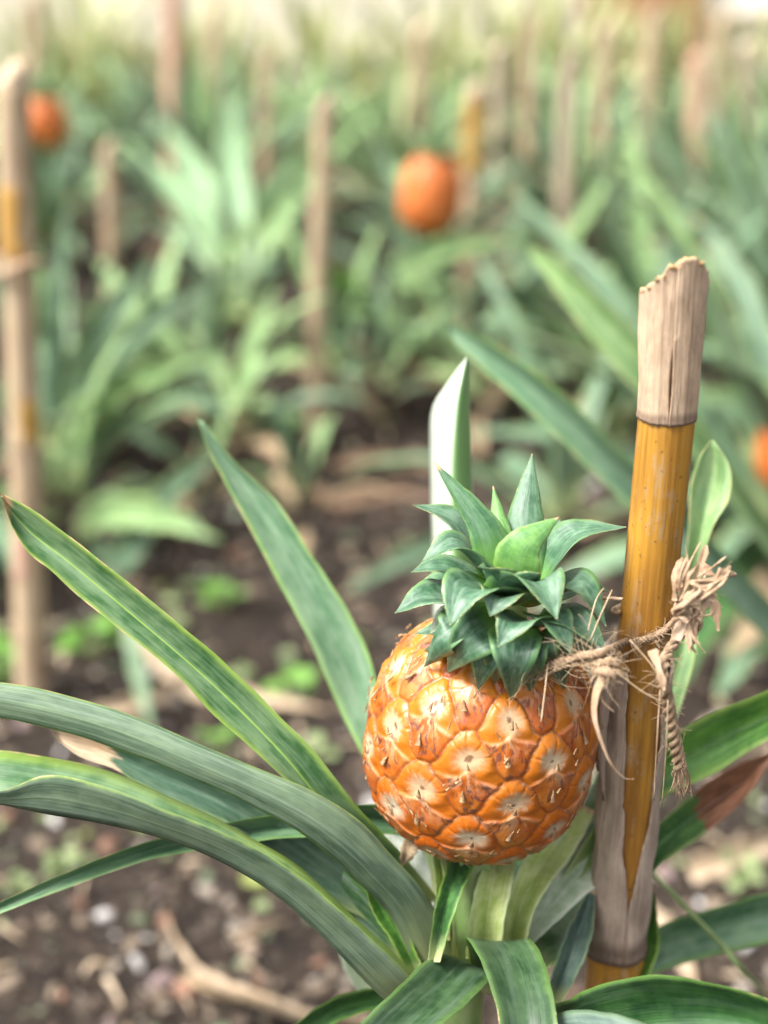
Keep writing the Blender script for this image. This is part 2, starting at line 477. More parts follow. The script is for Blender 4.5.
def fruit_mat():
    m, nt = newmat('pineapple_rind')
    t = NT(nt)
    eu, ev, ed, hz, rid = (t.attr(k) for k in ('eu', 'ev', 'ed', 'hz', 'rid'))
    co = t.obco()
    n1 = t.noise(co, 95.0, 4.0, 0.6)
    n2 = t.noise(co, 420.0, 3.0, 0.65)
    # position inside one eye, warped a little so that no two eyes look alike
    wu = t.math('ADD', eu, t.math('MULTIPLY', t.math('SUBTRACT', n1, 0.5), 0.42))
    n1b = t.noise(t.comb(t.math('MULTIPLY', eu, 2.2), t.math('MULTIPLY', ev, 2.2), t.math('MULTIPLY', rid, 30)), 1.0, 4.0, .6)
    wv = t.math('ADD', ev, t.math('MULTIPLY', t.math('SUBTRACT', n1b, 0.5), 0.42))
    rad = t.math('SQRT', t.math('ADD', t.math('POWER', wu, 2.0), t.math('POWER', t.math('MULTIPLY', wv, 1.15), 2.0)))
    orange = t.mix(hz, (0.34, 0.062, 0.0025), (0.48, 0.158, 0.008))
    orange = t.mix(t.math('MULTIPLY', t.smooth(n1, 0.45, 0.75), 0.35), orange, (0.60, 0.19, 0.018))
    orange = t.mix(t.math('MULTIPLY', t.smooth(n1b, 0.55, 0.8), 0.30), orange, (0.40, 0.065, 0.005))
    # radial streaks
    ang = t.math('ARCTAN2', wv, wu)
    stk = t.noise(t.comb(t.math('MULTIPLY', ang, 5.0), t.math('MULTIPLY', rad, 1.3), t.math('MULTIPLY', rid, 50)), 1.0, 3.0)
    # bract wings: orange with a pale pinkish star of fibres
    low = t.attr('low'); lip = t.attr('lip')
    star = t.math('MULTIPLY', t.smooth(rad, 1.15, 0.35), t.smooth(stk, 0.40, 0.60))
    bract = t.mix(t.smooth(n1, 0.40, 0.65), (0.37, 0.078, 0.006), (0.45, 0.145, 0.020))
    bract = t.mix(t.math('MULTIPLY', star, 0.85), bract, (0.60, 0.36, 0.20))
    bract = t.mix(t.math('MULTIPLY', t.smooth(n1b, 0.52, 0.7), 0.45), bract, (0.46, 0.12, 0.055))
    col = t.mix(low, orange, bract)
    col = t.mix(t.math('MULTIPLY', t.math('MULTIPLY', lip, t.math('MULTIPLY', t.smooth(rad, 1.1, 0.4), t.smooth(n1b, 0.35, 0.6))), 0.5), col, (0.58, 0.25, 0.12))
    # pale centre
    cen = t.smooth(t.math('ADD', rad, t.math('MULTIPLY', t.math('SUBTRACT', stk, 0.5), 0.34)), 0.13, 0.46, 1.0, 0.0)
    pale = t.mix(t.smooth(rid, 0.25, 0.8), (0.56, 0.41, 0.25), (0.60, 0.54, 0.39))
    pale = t.mix(t.math('MULTIPLY', t.smooth(n1, 0.45, 0.7), 0.35), pale, (0.50, 0.47, 0.34))
    col = t.mix(t.math('MULTIPLY', t.math('MULTIPLY', cen, 0.8), t.smooth(low, 1.0, 0.0, 0.55, 1.0)), col, pale)
    # dark dried speck in the middle, thin dark dashes on the bract
    col = t.mix(t.math('MULTIPLY', t.smooth(rad, 0.09, 0.03), 0.8), col, (0.13, 0.055, 0.025))
    n3 = t.noise(t.comb(t.math('MULTIPLY', ang, 7.0), t.math('MULTIPLY', rad, 2.6), t.math('MULTIPLY', rid, 70)), 1.0, 3.0)
    fl = t.math('MULTIPLY', t.math('MULTIPLY', low, t.smooth(rad, 0.3, 0.5)), t.smooth(n3, 0.55, 0.62))
    col = t.mix(t.math('MULTIPLY', fl, 0.75), col, (0.11, 0.045, 0.04))
    # narrow reddish seam, dry here and there
    sw = t.math('ADD', ed, t.math('MULTIPLY', t.math('SUBTRACT', n2, 0.5), 0.10))
    col = t.mix(t.math('MULTIPLY', t.smooth(sw, 0.075, 0.0), 0.62), col, (0.20, 0.050, 0.012))
    dry = t.math('MULTIPLY', t.smooth(sw, 0.13, 0.03), t.smooth(n1b, 0.56, 0.66))
    col = t.mix(t.math('MULTIPLY', dry, 0.7), col, t.mix(t.smooth(n2, 0.4, 0.6), (0.12, 0.06, 0.03), (0.42, 0.29, 0.17)))
    t.out(col, t.math('ADD', 0.28, t.math('MULTIPLY', n2, 0.25)), t.bump(t.math('ADD', n1, t.math('MULTIPLY', n2, 0.6)), 0.22, 0.0014), spec=0.5, sss=0.06,
          ssr=(1.0, 0.35, 0.08), coat=0.05)
    return m


def painted_sheen():
    m, nt = newmat('leaf_painted_sheen')
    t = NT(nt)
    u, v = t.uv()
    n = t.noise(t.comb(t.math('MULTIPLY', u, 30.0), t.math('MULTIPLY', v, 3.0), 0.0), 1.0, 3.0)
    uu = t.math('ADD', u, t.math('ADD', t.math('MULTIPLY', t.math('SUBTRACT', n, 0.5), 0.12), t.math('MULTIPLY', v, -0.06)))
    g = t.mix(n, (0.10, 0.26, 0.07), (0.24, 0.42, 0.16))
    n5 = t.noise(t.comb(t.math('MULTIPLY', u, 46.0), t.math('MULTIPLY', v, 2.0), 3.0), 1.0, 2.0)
    col = t.mix(t.smooth(uu, 0.38, 0.52), t.mix(t.smooth(n5, 0.4, 0.65), (0.60, 0.65, 0.56), (0.40, 0.50, 0.38)), g)  # left half: whitish sky sheen painted into the colour; right half: leaf green
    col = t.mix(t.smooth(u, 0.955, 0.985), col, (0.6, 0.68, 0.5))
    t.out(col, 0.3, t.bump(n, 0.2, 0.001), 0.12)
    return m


M['painted_sheen'] = painted_sheen()
M['fruit'] = fruit_mat()
M['bract'] = simple_mat('dry_bract', (0.17, 0.085, 0.035), (0.40, 0.27, 0.14), 300, 0.7, (1, 1, 1), 0.3, 0.001, (0.16, 0.08, 0.04), t3=0.56)
M['bg_fruit'] = simple_mat('ripe_rind', (0.42, 0.085, 0.012), (0.54, 0.150, 0.030), 55, 0.45, (1, 1, 1), 0.3, 0.002, (0.62, 0.38, 0.18), t3=0.58)


# ------------------------------------------------------------------ leaves
def leaf_mesh(mb, A, Mi, B, nseg=40, ncr=11, th=0.0016, k=0.55, flip=False, wob=0.0006, seed=0, jag=0.0):
    """closed shell through three edge lines (left margin, midrib, right margin), base to tip"""
    a = crom(A, nseg); m = crom(Mi, nseg); b = crom(B, nseg)
    # even spacing along the midrib
    L = np.concatenate([[0], np.cumsum(np.linalg.norm(np.diff(m, axis=0), axis=1))]); L /= L[-1]
    tt = np.linspace(0, 1, nseg)
    re = lambda q: np.stack([np.interp(tt, L, q[:, i]) for i in range(3)], axis=1)
    a, m, b = re(a), re(m), re(b)
    ph = seed * 1.7
    wa = wob * (np.sin(tt * 31 + ph) + 0.7 * np.sin(tt * 71 + ph * 2))[:, None]
    wb = wob * (np.sin(tt * 27 + ph * 3) + 0.7 * np.sin(tt * 63 + ph))[:, None]
    side = b - a
    sl = np.linalg.norm(side, axis=1)[:, None] + 1e-9
    sd = side / sl
    fade = np.minimum(1, sl / 0.012)
    a = a + (sd * wa + UPnp * wb * 0.8) * fade
    b = b + (sd * wb - UPnp * wa * 0.8) * fade
    s = np.linspace(-1, 1, ncr)
    grid = np.zeros((nseg, ncr, 3))
    for j, x in enumerate(s):
        quad = a * (x * (x - 1) / 2) + m * (1 - x * x) + b * (x * (x + 1) / 2)
        lin = (a * (-x) + m * (1 + x)) if x < 0 else (m * (1 - x) + b * x)
        grid[:, j] = quad * k + lin * (1 - k)
    du = np.gradient(grid, axis=0); dv = np.gradient(grid, axis=1)
    n = np.cross(du, dv)
    ln = np.linalg.norm(n, axis=2, keepdims=True)
    n = n / np.maximum(ln, 1e-12)
    c = ((a + b) / 2 - m)
    up = 1.0 if (n[:, ncr // 2] * c).sum() > 0 else -1.0
    if flip:
        up = -up
    tprof = (np.maximum(0.12, 1 - np.abs(s) ** 4 * 0.9))[None, :, None] * (np.maximum(0.25, 1 - tt ** 6))[:, None, None] * th * 0.5
    # fill in degenerate tip normals
    n[-1] = n[-2]; n[0] = n[1]
    top = grid + n * up * tprof
    bot = grid - n * up * tprof
    V = np.concatenate([top.reshape(-1, 3), bot.reshape(-1, 3)])
    N0 = nseg * ncr
    F = []; MI = []
    for i in range(nseg - 1):
        for j in range(ncr - 1):
            q = (i * ncr + j, i * ncr + j + 1, (i + 1) * ncr + j + 1, (i + 1) * ncr + j)
            # du x dv ordering: (i,j)->(i+1,j)->(i+1,j+1)->(i,j+1) has normal +n
            qq = (q[0], q[3], q[2], q[1])
            if up < 0:
                F.append(qq[::-1]); F.append(tuple(x + N0 for x in qq))
            else:
                F.append(qq); F.append(tuple(x + N0 for x in qq[::-1]))
            MI += [0, 1]
    for i in range(nseg - 1):
        for j in (0, ncr - 1):
            p0, p1 = i * ncr + j, (i + 1) * ncr + j
            f = (p0, p0 + N0, p1 + N0, p1)
            if (j == 0) != (up > 0):
                f = f[::-1]
            F.append(f); MI.append(0)
    for i in (0, nseg - 1):
        for j in range(ncr - 1):
            p0, p1 = i * ncr + j, i * ncr + j + 1
            F.append((p0, p1, p1 + N0, p0 + N0)); MI.append(0)
    UV = [((j / (ncr - 1)), float(tt[i])) for i in range(nseg) for j in range(ncr)] * 2
    mb.add(V.tolist(), F, MI, UV)


UPnp = np.array([0, 0, 1.0])


def px_leaf(name, st, mats, parent, th=0.0010, k=0.5, flip=False, nseg=64, seed=0, wob=0.00018, label=None):
    """st: stations base to tip, each ((x,y,d) left margin, (x,y,d) midrib, (x,y,d) right margin)"""
    A = [P(*s[0]) for s in st]; Mi = [P(*s[1]) for s in st]; B = [P(*s[2]) for s in st]
    mb = MB()
    leaf_mesh(mb, A, Mi, B, nseg, 13, th, k, flip, wob, seed)
    o = mb.build(name, mats, parent)
    if label:
        o['label'] = label
    return o


def wprof_long(t):
    return (0.72 + 0.28 * min(1, t / 0.3)) * max(0.02, 1 - max(0, (t - 0.35) / 0.65) ** 1.9)


def wprof_crown(t):
    return (0.78 + 0.22 * min(1, t / 0.35)) * max(0.015, (1 - max(0, (t - 0.12) / 0.88) ** 1.45))


def center_leaf(mb, line, width, sidevec, wprof=wprof_long, fold=0.25, nseg=14, ncr=5, th=0.0016, k=0.6, wob=0.0008, seed=0, roll=0.0, upref=None):
    """leaf from a centre line; sidevec gives the across direction, fold the channel depth per half width"""
    c = crom(line, nseg)
    T = np.gradient(c, axis=0); T /= np.linalg.norm(T, axis=1)[:, None] + 1e-12
    A = []; Bm = []; Mi = []
    for i in range(nseg):
        t = i / (nseg - 1)
        S = np.array(sidevec, dtype=float)
        S = S - T[i] * S.dot(T[i]); S /= np.linalg.norm(S) + 1e-12
        U = np.cross(S, T[i])
        if upref is not None and U.dot(np.array(upref)) < 0:
            U = -U
        elif upref is None and U[2] < 0:
            U = -U
        if roll:
            cr_, sr_ = math.cos(roll * t), math.sin(roll * t)
            S, U = S * cr_ + U * sr_, U * cr_ - S * sr_
        w = 0.5 * width * wprof(t)
        A.append(c[i] - S * w + U * w * fold)
        Bm.append(c[i] + S * w + U * w * fold)
        Mi.append(c[i] - U * w * fold * 0.4)
    leaf_mesh(mb, A, Mi, Bm, nseg, ncr, th, k, False, wob, seed)


# ------------------------------------------------------------------ fruit
def fruit_arrays(nu, nv, a, b, amp=1.0, seed=1, rows=9, cols=8):
    """returns local vertices (axis = +Z) and eye attributes; the relief is real geometry"""
    r_ = np.random.default_rng(seed)
    ex = 2.5
    phi = np.linspace(0.0, math.pi, nv)
    az = np.linspace(0, 2 * math.pi, nu, endpoint=False)

    def surf(ph, th):
        s, c = np.sin(ph), np.cos(ph)
        k = (np.abs(s) ** ex + np.abs(c) ** ex) ** (-1 / ex)
        rr = a * s * k * (1 - 0.05 * np.clip(c, -1, 1)); zz = b * c * k
        return np.stack([rr * np.cos(th), rr * np.sin(th), zz + 0 * th], axis=-1)

    PH, AZ = np.meshgrid(phi, az, indexing='ij')
    V = surf(PH, AZ).reshape(-1, 3)
    eps = 1e-4
    # outward normal of the plain body
    d1 = surf(PH + eps, AZ) - surf(PH - eps, AZ)
    d2 = np.stack([-np.sin(AZ), np.cos(AZ), 0 * AZ], axis=-1)
    n = np.cross(d1, d2); n /= np.linalg.norm(n, axis=-1, keepdims=True) + 1e-12
    n = n.reshape(-1, 3)
    n[V.dot(np.array([0, 0, 1])) > 1e9] *= -1
    sgn = np.sign((n * V).sum(1)); n *= sgn[:, None]
    # eyes in staggered rows round the body, every row a little turned: coordinates are azimuth and arc length
    fine = np.linspace(0, math.pi, 600)
    prof = surf(fine, 0 * fine)
    arc = np.concatenate([[0], np.cumsum(np.linalg.norm(np.diff(prof, axis=0), axis=1))])
    S = arc[-1]
    K = rows
    rs = S / K
    s_v = np.interp(PH.reshape(-1), fine, arc); t_v = AZ.reshape(-1)
    es = []; et = []
    for k in range(K):
        for j in range(cols):
            t0 = (j + .5 * (k % 2)) * 2 * math.pi / cols + r_.uniform(-.035, .035) * 2 * math.pi / cols
            es.append((k + .5) * rs + r_.uniform(-.05, .05) * rs)
            et.append(t0 + .06 * k)
    es = np.array(es); et = np.array(et)
    pe = np.interp(es, arc, fine); te = et
    E = surf(pe, te)
    N = len(E)
    u_ = np.stack([-np.sin(te), np.cos(te), 0 * te], axis=1)
    E2 = surf(pe - 1e-3, te) - E
    v_ = E2 / np.linalg.norm(E2, axis=1, keepdims=True)
    R = rs
    du = ((t_v[:, None] - te[None] + math.pi) % (2 * math.pi) - math.pi) / (math.pi / cols)
    dv = -(s_v[:, None] - es[None]) / rs
    wv1 = np.array([noise.noise(Vector(p) * 75) for p in V]) if nu > 200 else np.zeros(len(V))
    wv2 = np.array([noise.noise(Vector(p) * 75 + Vector((9, 9, 9))) for p in V]) if nu > 200 else np.zeros(len(V))
    du = du + 0.06 * wv1[:, None]; dv = dv + 0.06 * wv2[:, None]
    # round-topped scales whose lower end is a wedge
    kd = np.clip(-dv / 0.55, 0, 1); kd = 1 - 0.30 * kd * kd * (3 - 2 * kd)
    dist = np.where(dv > 0, np.sqrt(du ** 2 + (1.08 * dv) ** 2), (np.sqrt(du ** 2 + (0.62 * dv) ** 2) + 0.12 * np.abs(dv)) * kd)
    order = np.argpartition(dist, 2, axis=1)[:, :2]
    ar = np.arange(len(V))
    d0, d1_ = dist[ar, order[:, 0]], dist[ar, order[:, 1]]
    sw = d0 > d1_
    i1 = np.where(sw, order[:, 1], order[:, 0])
    f1, f2 = np.minimum(d0, d1_), np.maximum(d0, d1_)
    eu, ev = du[ar, i1], dv[ar, i1]
    ed = f2 - f1
    rid = r_.random(N)[i1]
    sm = lambda x, lo, hi: (lambda t: t * t * (3 - 2 * t))(np.clip((x - lo) / (hi - lo), 0, 1))
    rho = np.sqrt(eu ** 2 + (ev + 0.05) ** 2)
    ang = np.arctan2(ev + 0.05, eu)
    # bract: two wings that leave the eye below its centre and lie over the lower rim of the disc
    evb = -0.34 + 0.10 * wv1 - 0.22 * np.abs(eu) + 0.10 * np.exp(-(eu / 0.16) ** 2)
    low = sm(evb - ev, -0.02, 0.07)
    h = 0.0009 * sm(ed, 0.0, 0.15) + 0.0006 * sm(ed, 0.1, 0.7)
    upper = sm(ev, -0.45, -0.15)
    h += (1 - low) * (0.0014 * np.exp(-((rho - 0.44) / 0.18) ** 2) * upper - 0.0008 * np.exp(-(rho / 0.22) ** 2))
    for a0 in (0.55, 1.25, 1.95, 2.6):
        h -= (1 - low) * 0.0007 * np.exp(-((ang - a0 - (rid - .5) * .6) / 0.045) ** 2) * upper * np.exp(-((rho - 0.46) / 0.17) ** 2)
    # raised lip of the wings, hollow behind it, a weak keel down the middle
    h += low * (0.0005 * np.exp(-((evb - ev - 0.06) / 0.09) ** 2) + 0.0004 + 0.0006 * np.exp(-(eu / 0.11) ** 2))
    noise1 = np.array([noise.noise(Vector(p) * 130) for p in V]) if nu > 200 else 0
    noise2 = np.array([noise.noise(Vector(p) * 420) for p in V]) if nu > 200 else 0
    h += 0.00035 * noise1 + 0.00014 * noise2
    sc = a / 0.0555
    pole = np.clip(np.sin(PH).reshape(-1) * 4, 0, 1)
    V = V + n * (h * amp * sc * pole * 0.82)[:, None]
    F = []
    for i in range(nv - 1):
        for j in range(nu):
            F.append((i * nu + j, (i + 1) * nu + j, (i + 1) * nu + (j + 1) % nu, i * nu + (j + 1) % nu))
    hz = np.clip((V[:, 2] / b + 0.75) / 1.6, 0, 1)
    return V, F, dict(eu=eu, ev=ev, ed=ed, hz=hz, rid=rid, low=low, lip=np.exp(-((evb - ev - 0.03) / 0.05) ** 2)), (E, u_, v_, R)


def make_fruit(name, C, axis, a, b, nu, nv, parent, mats, seed=1, spin=0.0, bracts=True, amp=1.0, rows=9, cols=8):
    V, F, at, (E, u_, v_, R) = fruit_arrays(nu, nv, a, b, amp=amp, seed=seed, rows=rows, cols=cols)
    Rm = Vector((0, 0, 1)).rotation_difference(Vector(axis).normalized()).to_matrix() @ Matrix.Rotation(spin, 3, 'Z')
    Rn = np.array(Rm)
    W = V.dot(Rn.T) + np.array(C)
    mb = MB()
    mb.add(W.tolist(), F, 0)
    if bracts:
        r_ = random.Random(seed)
        for i in range(len(E)):
            nE = E[i] / np.linalg.norm(E[i])
            if abs(nE[2]) > 0.90:
                continue
            # papery bract point over the centre, lying nearly flat, plus loose scales on the seams
            pieces = [(0.0, -0.20, 0.15 + 0.14 * r_.random(), 0.065, 0.05 + .25 * r_.random(), r_.uniform(-.3, .3)), (0, -1.0, .30, .07, .15 * r_.random(), r_.uniform(-.4, .4))]
            for q in range(3):
                pieces.append((r_.uniform(-.6, .6), r_.uniform(-1.0, 0.1), r_.uniform(.10, .26), r_.uniform(.018, .035), r_.uniform(.0, .25), r_.uniform(-1.2, 1.2)))
            for (x0, y0, ln, w, lift, rot) in pieces:
                base = E[i] + (u_[i] * x0 + v_[i] * y0) * R
                # drop to the plain body, then out to the relief
                sc_ = 1 + 0.0042 / np.linalg.norm(base)
                kk = (abs(math.hypot(base[0], base[1]) / a) ** 2.5 + abs(base[2] / b) ** 2.5) ** (-1 / 2.5)
                base = base * kk * sc_ * 0.985
                d = v_[i] * math.cos(rot) + u_[i] * math.sin(rot)
                s = np.cross(nE, d)
                pts = []
                for tt in (0, .35, .7, 1.0):
                    c = base + d * ln * R * tt + nE * (lift * ln * R * tt * tt)
                    ww = w * R * (1 - tt) ** 0.8 + 0.00005
                    pts += [c - s * ww, c + nE * ww * 0.4, c + s * ww]
                pts = np.array(pts)
                lo = pts - nE * 0.0004
                al = np.concatenate([pts, lo]).dot(Rn.T) + np.array(C)
                fs = []
                for r0 in range(3):
                    for c0 in range(2):
                        q = (r0 * 3 + c0, r0 * 3 + c0 + 1, r0 * 3 + c0 + 4, r0 * 3 + c0 + 3)
                        fs.append(q); fs.append(tuple(x + 12 for x in q[::-1]))
                    fs.append((r0 * 3, r0 * 3 + 3, r0 * 3 + 15, r0 * 3 + 12))
                    fs.append((r0 * 3 + 2, r0 * 3 + 14, r0 * 3 + 17, r0 * 3 + 5))
                mb.add(al.tolist(), fs, 1)
    nx = len(mb.v) - len(V)
    attrs = {k: np.concatenate([x, np.zeros(nx)]) for k, x in at.items()}
    return mb.build(name, mats, parent, attrs=attrs)


# ------------------------------------------------------------------ HERO PLANT
fruitC = P(481, 733, 0.683)
axis = Vector((0.10, -0.03, 1.0)).normalized()
base_pt = P(462, 960, 0.725)
hero = empty('pineapple_plant', Vector((base_pt.x, base_pt.y, 0.0)), 'sharp pineapple plant in front, bearing a ripe orange fruit tied to the yellow bamboo', 'pineapple plant')

FA, FB = 0.0528, 0.0552
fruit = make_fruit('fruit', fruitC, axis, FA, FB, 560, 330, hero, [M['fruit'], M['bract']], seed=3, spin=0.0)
fruit['label'] = 'ripe orange pineapple with pale centred eyes'


def fruit_front(px, py):
    """distance along the view axis at which the plain fruit body is met"""
    p1 = P(px, py, 1.0); d = p1 - CAMPOS
    Rm = Vector((0, 0, 1)).rotation_difference(axis).to_matrix().transposed()
    o = Rm @ (CAMPOS - fruitC); q = Rm @ d
    S = Vector((1 / (FA + .0028), 1 / (FA + .0028), 1 / (FB + .0028)))
    o = Vector((o.x * S.x, o.y * S.y, o.z * S.z)); q = Vector((q.x * S.x, q.y * S.y, q.z * S.z))
    A_, B_, C_ = q.dot(q), 2 * o.dot(q), o.dot(o) - 1
    D_ = B_ * B_ - 4 * A_ * C_
    if D_ < 0:
        return -B_ / (2 * A_)
    return (-B_ - math.sqrt(D_)) / (2 * A_)


def crown_leaf(b, m, t, w, mat='crown', fold=0.3, face=0, roll=0.0, side=None, up=None, seed=0):
    b, m, t = P(*b), P(*m), P(*t)
    if face:
        side = (t - b).cross((b + t) / 2 - CAMPOS).normalized()
        up = (CAMPOS - b) * (1 if face > 0 else -1)
    # three given points become a smooth four-point line
    line = [b, b.lerp(m, .55) * .5 + (b * .35 + m * .65) * .5, m, t]
    cax = fruitC + axis * 0.075
    r = (t - cax); r -= axis * r.dot(axis)
    if side is None:
        side = axis.cross(r).normalized()
    mb = MB()
    inward = (axis * 1.0 - r.normalized() * 0.5)
    center_leaf(mb, [b, m, t], w, side, wprof_crown, fold, 26, 9, 0.0011, 0.6, 0.00016, seed, roll, upref=up or inward)
    return mb.build('crown_leaf', [M[mat], M[mat if face < 0 else 'crown']], fruit)


def ff(px, py, off=0.005):
    return (px, py, fruit_front(px, py) - off)


CD = 0.640
crown_specs = [
    # base, middle, tip, width (m), material, channel, facing (1 upper face, -1 lower face towards the viewer)
    ((512, 575, .645), (503, 545, .643), (493, 486, .655), .018, 'crown_young', .2, -1),
    ((522, 585, .645), (526, 515, .650), (532, 454, .658), .0225, 'crown', .16, -1),
    ((502, 585, .636), (484, 528, .632), (434, 462, .642), .0205, 'crown_dry', .16, -1),
    ((513, 590, .624), (522, 548, .612), (559, 517, .616), .0245, 'crown_young', .16, -1),
    ((490, 565, .652), (452, 520, .652), (413, 505, .655), .025, 'crown', .25, 0),
    ((500, 588, .635), (458, 545, .627), (421, 563, .626), .028, 'crown', .3, 0),
    ((490, 595, .640), (445, 568, .640), (411, 572, .640), .027, 'crown', .25, 0),
    ((480, 612, .640), (432, 596, .632), (395, 613, .632), .030, 'crown', .25, 0),
    ((504, 592, .630), (468, 588, .605), (450, 625, .598), .033, 'crown', .28, 0),
    ((512, 594, .630), (538, 580, .606), (557, 619, .597), .034, 'crown', .32, 0),
    ((508, 602, .626), (500, 596, .604), (490, 616, .600), .026, 'crown', .30, 0),
    ((536, 585, .645), (572, 536, .640), (626, 527, .645), .030, 'crown', .25, 0),
    ((535, 602, .640), (578, 586, .625), (606, 626, .625), .032, 'crown', .3, 0),
    ((530, 624, .632), (572, 622, .617), (607, 650, .615), .031, 'crown', .3, 0),
    ((514, 630, .622), (515, 655, .606), ff(511, 700, .004), .026, 'crown', .22, 1),
    ((498, 622, .624), (470, 640, .610), ff(447, 673, .005), .026, 'crown', .22, 1),
    ((482, 620, .632), (448, 634, .620), ff(424, 667, .005), .026, 'crown', .25, 0),
    ((492, 640, .622), (486, 658, .614), ff(478, 690, .004), .019, 'crown', .25, 1),
    ((532, 620, .622), (514, 622, .603), (498, 647, .599), .024, 'crown', .30, 0),
    ((545, 640, .628), (556, 655, .618), ff(564, 690, .004), .020, 'crown', .25, 1),
    ((534, 635, .622), (542, 650, .611), ff(548, 679, .004), .021, 'crown', .25, 1),
    ((470, 618, .645), (448, 616, .640), (430, 634, .636), .018, 'whitish', .2, 0),
    ((475, 590, .655), (440, 582, .655), (411, 594, .655), .022, 'teal', .3, 0),
    ((550, 600, .655), (585, 586, .655), (610, 592, .655), .020, 'crown', .3, 0),
    ((515, 600, .628), (527, 580, .612), (541, 573, .606), .020, 'crown_dry', .35, 0),
    ((507, 600, .628), (497, 574, .613), (478, 567, .606), .024, 'crown', .35, 0),
    ((530, 560, .665), (548, 530, .680), (560, 520, .69), .020, 'crown', .3, 0),
    ((500, 560, .665), (485, 530, .680), (470, 520, .69), .020, 'crown', .3, 0),
    ((475, 632, .640), (447, 646, .630), ff(424, 650, .004), .018, 'crown', .3, 0),
    ((555, 630, .640), (585, 648, .640), (600, 672, .645), .020, 'crown', .3, 0),
    ((525, 640, .622), (530, 658, .611), ff(530, 692, .003), .020, 'crown', .25, 1),
    ((502, 640, .622), (498, 655, .611), ff(495, 684, .003), .020, 'crown', .25, 1),
    ((540, 614, .626), (556, 624, .610), (572, 655, .606), .022, 'crown', .3, 0),
    ((470, 625, .650), (440, 630, .650), (415, 634, .652), .018, 'crown', .3, 0),
]
for i, (b, m, t, w, mat, fold, face) in enumerate(crown_specs):
    crown_leaf(b, m, t, w, mat, fold, face, seed=i)
# short core that carries the crown leaves
mb = MB()
tube(mb, [fruitC + axis * 0.045, fruitC + axis * 0.075, fruitC + axis * 0.10], lambda t: 0.017 * (1 - 0.7 * t), 12)
mb.build('crown_core', M['stalk'], fruit)

# stalk under the fruit
mb = MB()
tube(mb, [Vector((base_pt.x, base_pt.y, 0.0)), Vector((base_pt.x, base_pt.y, base_pt.z * .6)), base_pt, P(472, 905, .705), fruitC - axis * 0.045],
     lambda t: 0.013 - 0.003 * t, 14, n=24)
mb.build('stalk', M['stalk'], hero)


def T3(ax, ay, mx, my, bx, by, d, dm=0.008, da=0.0, db=0.0):
    """one station: left margin, midrib, right margin with a shared distance"""
    return ((ax, ay, d + da), (mx, my, d + dm), (bx, by, d + db))


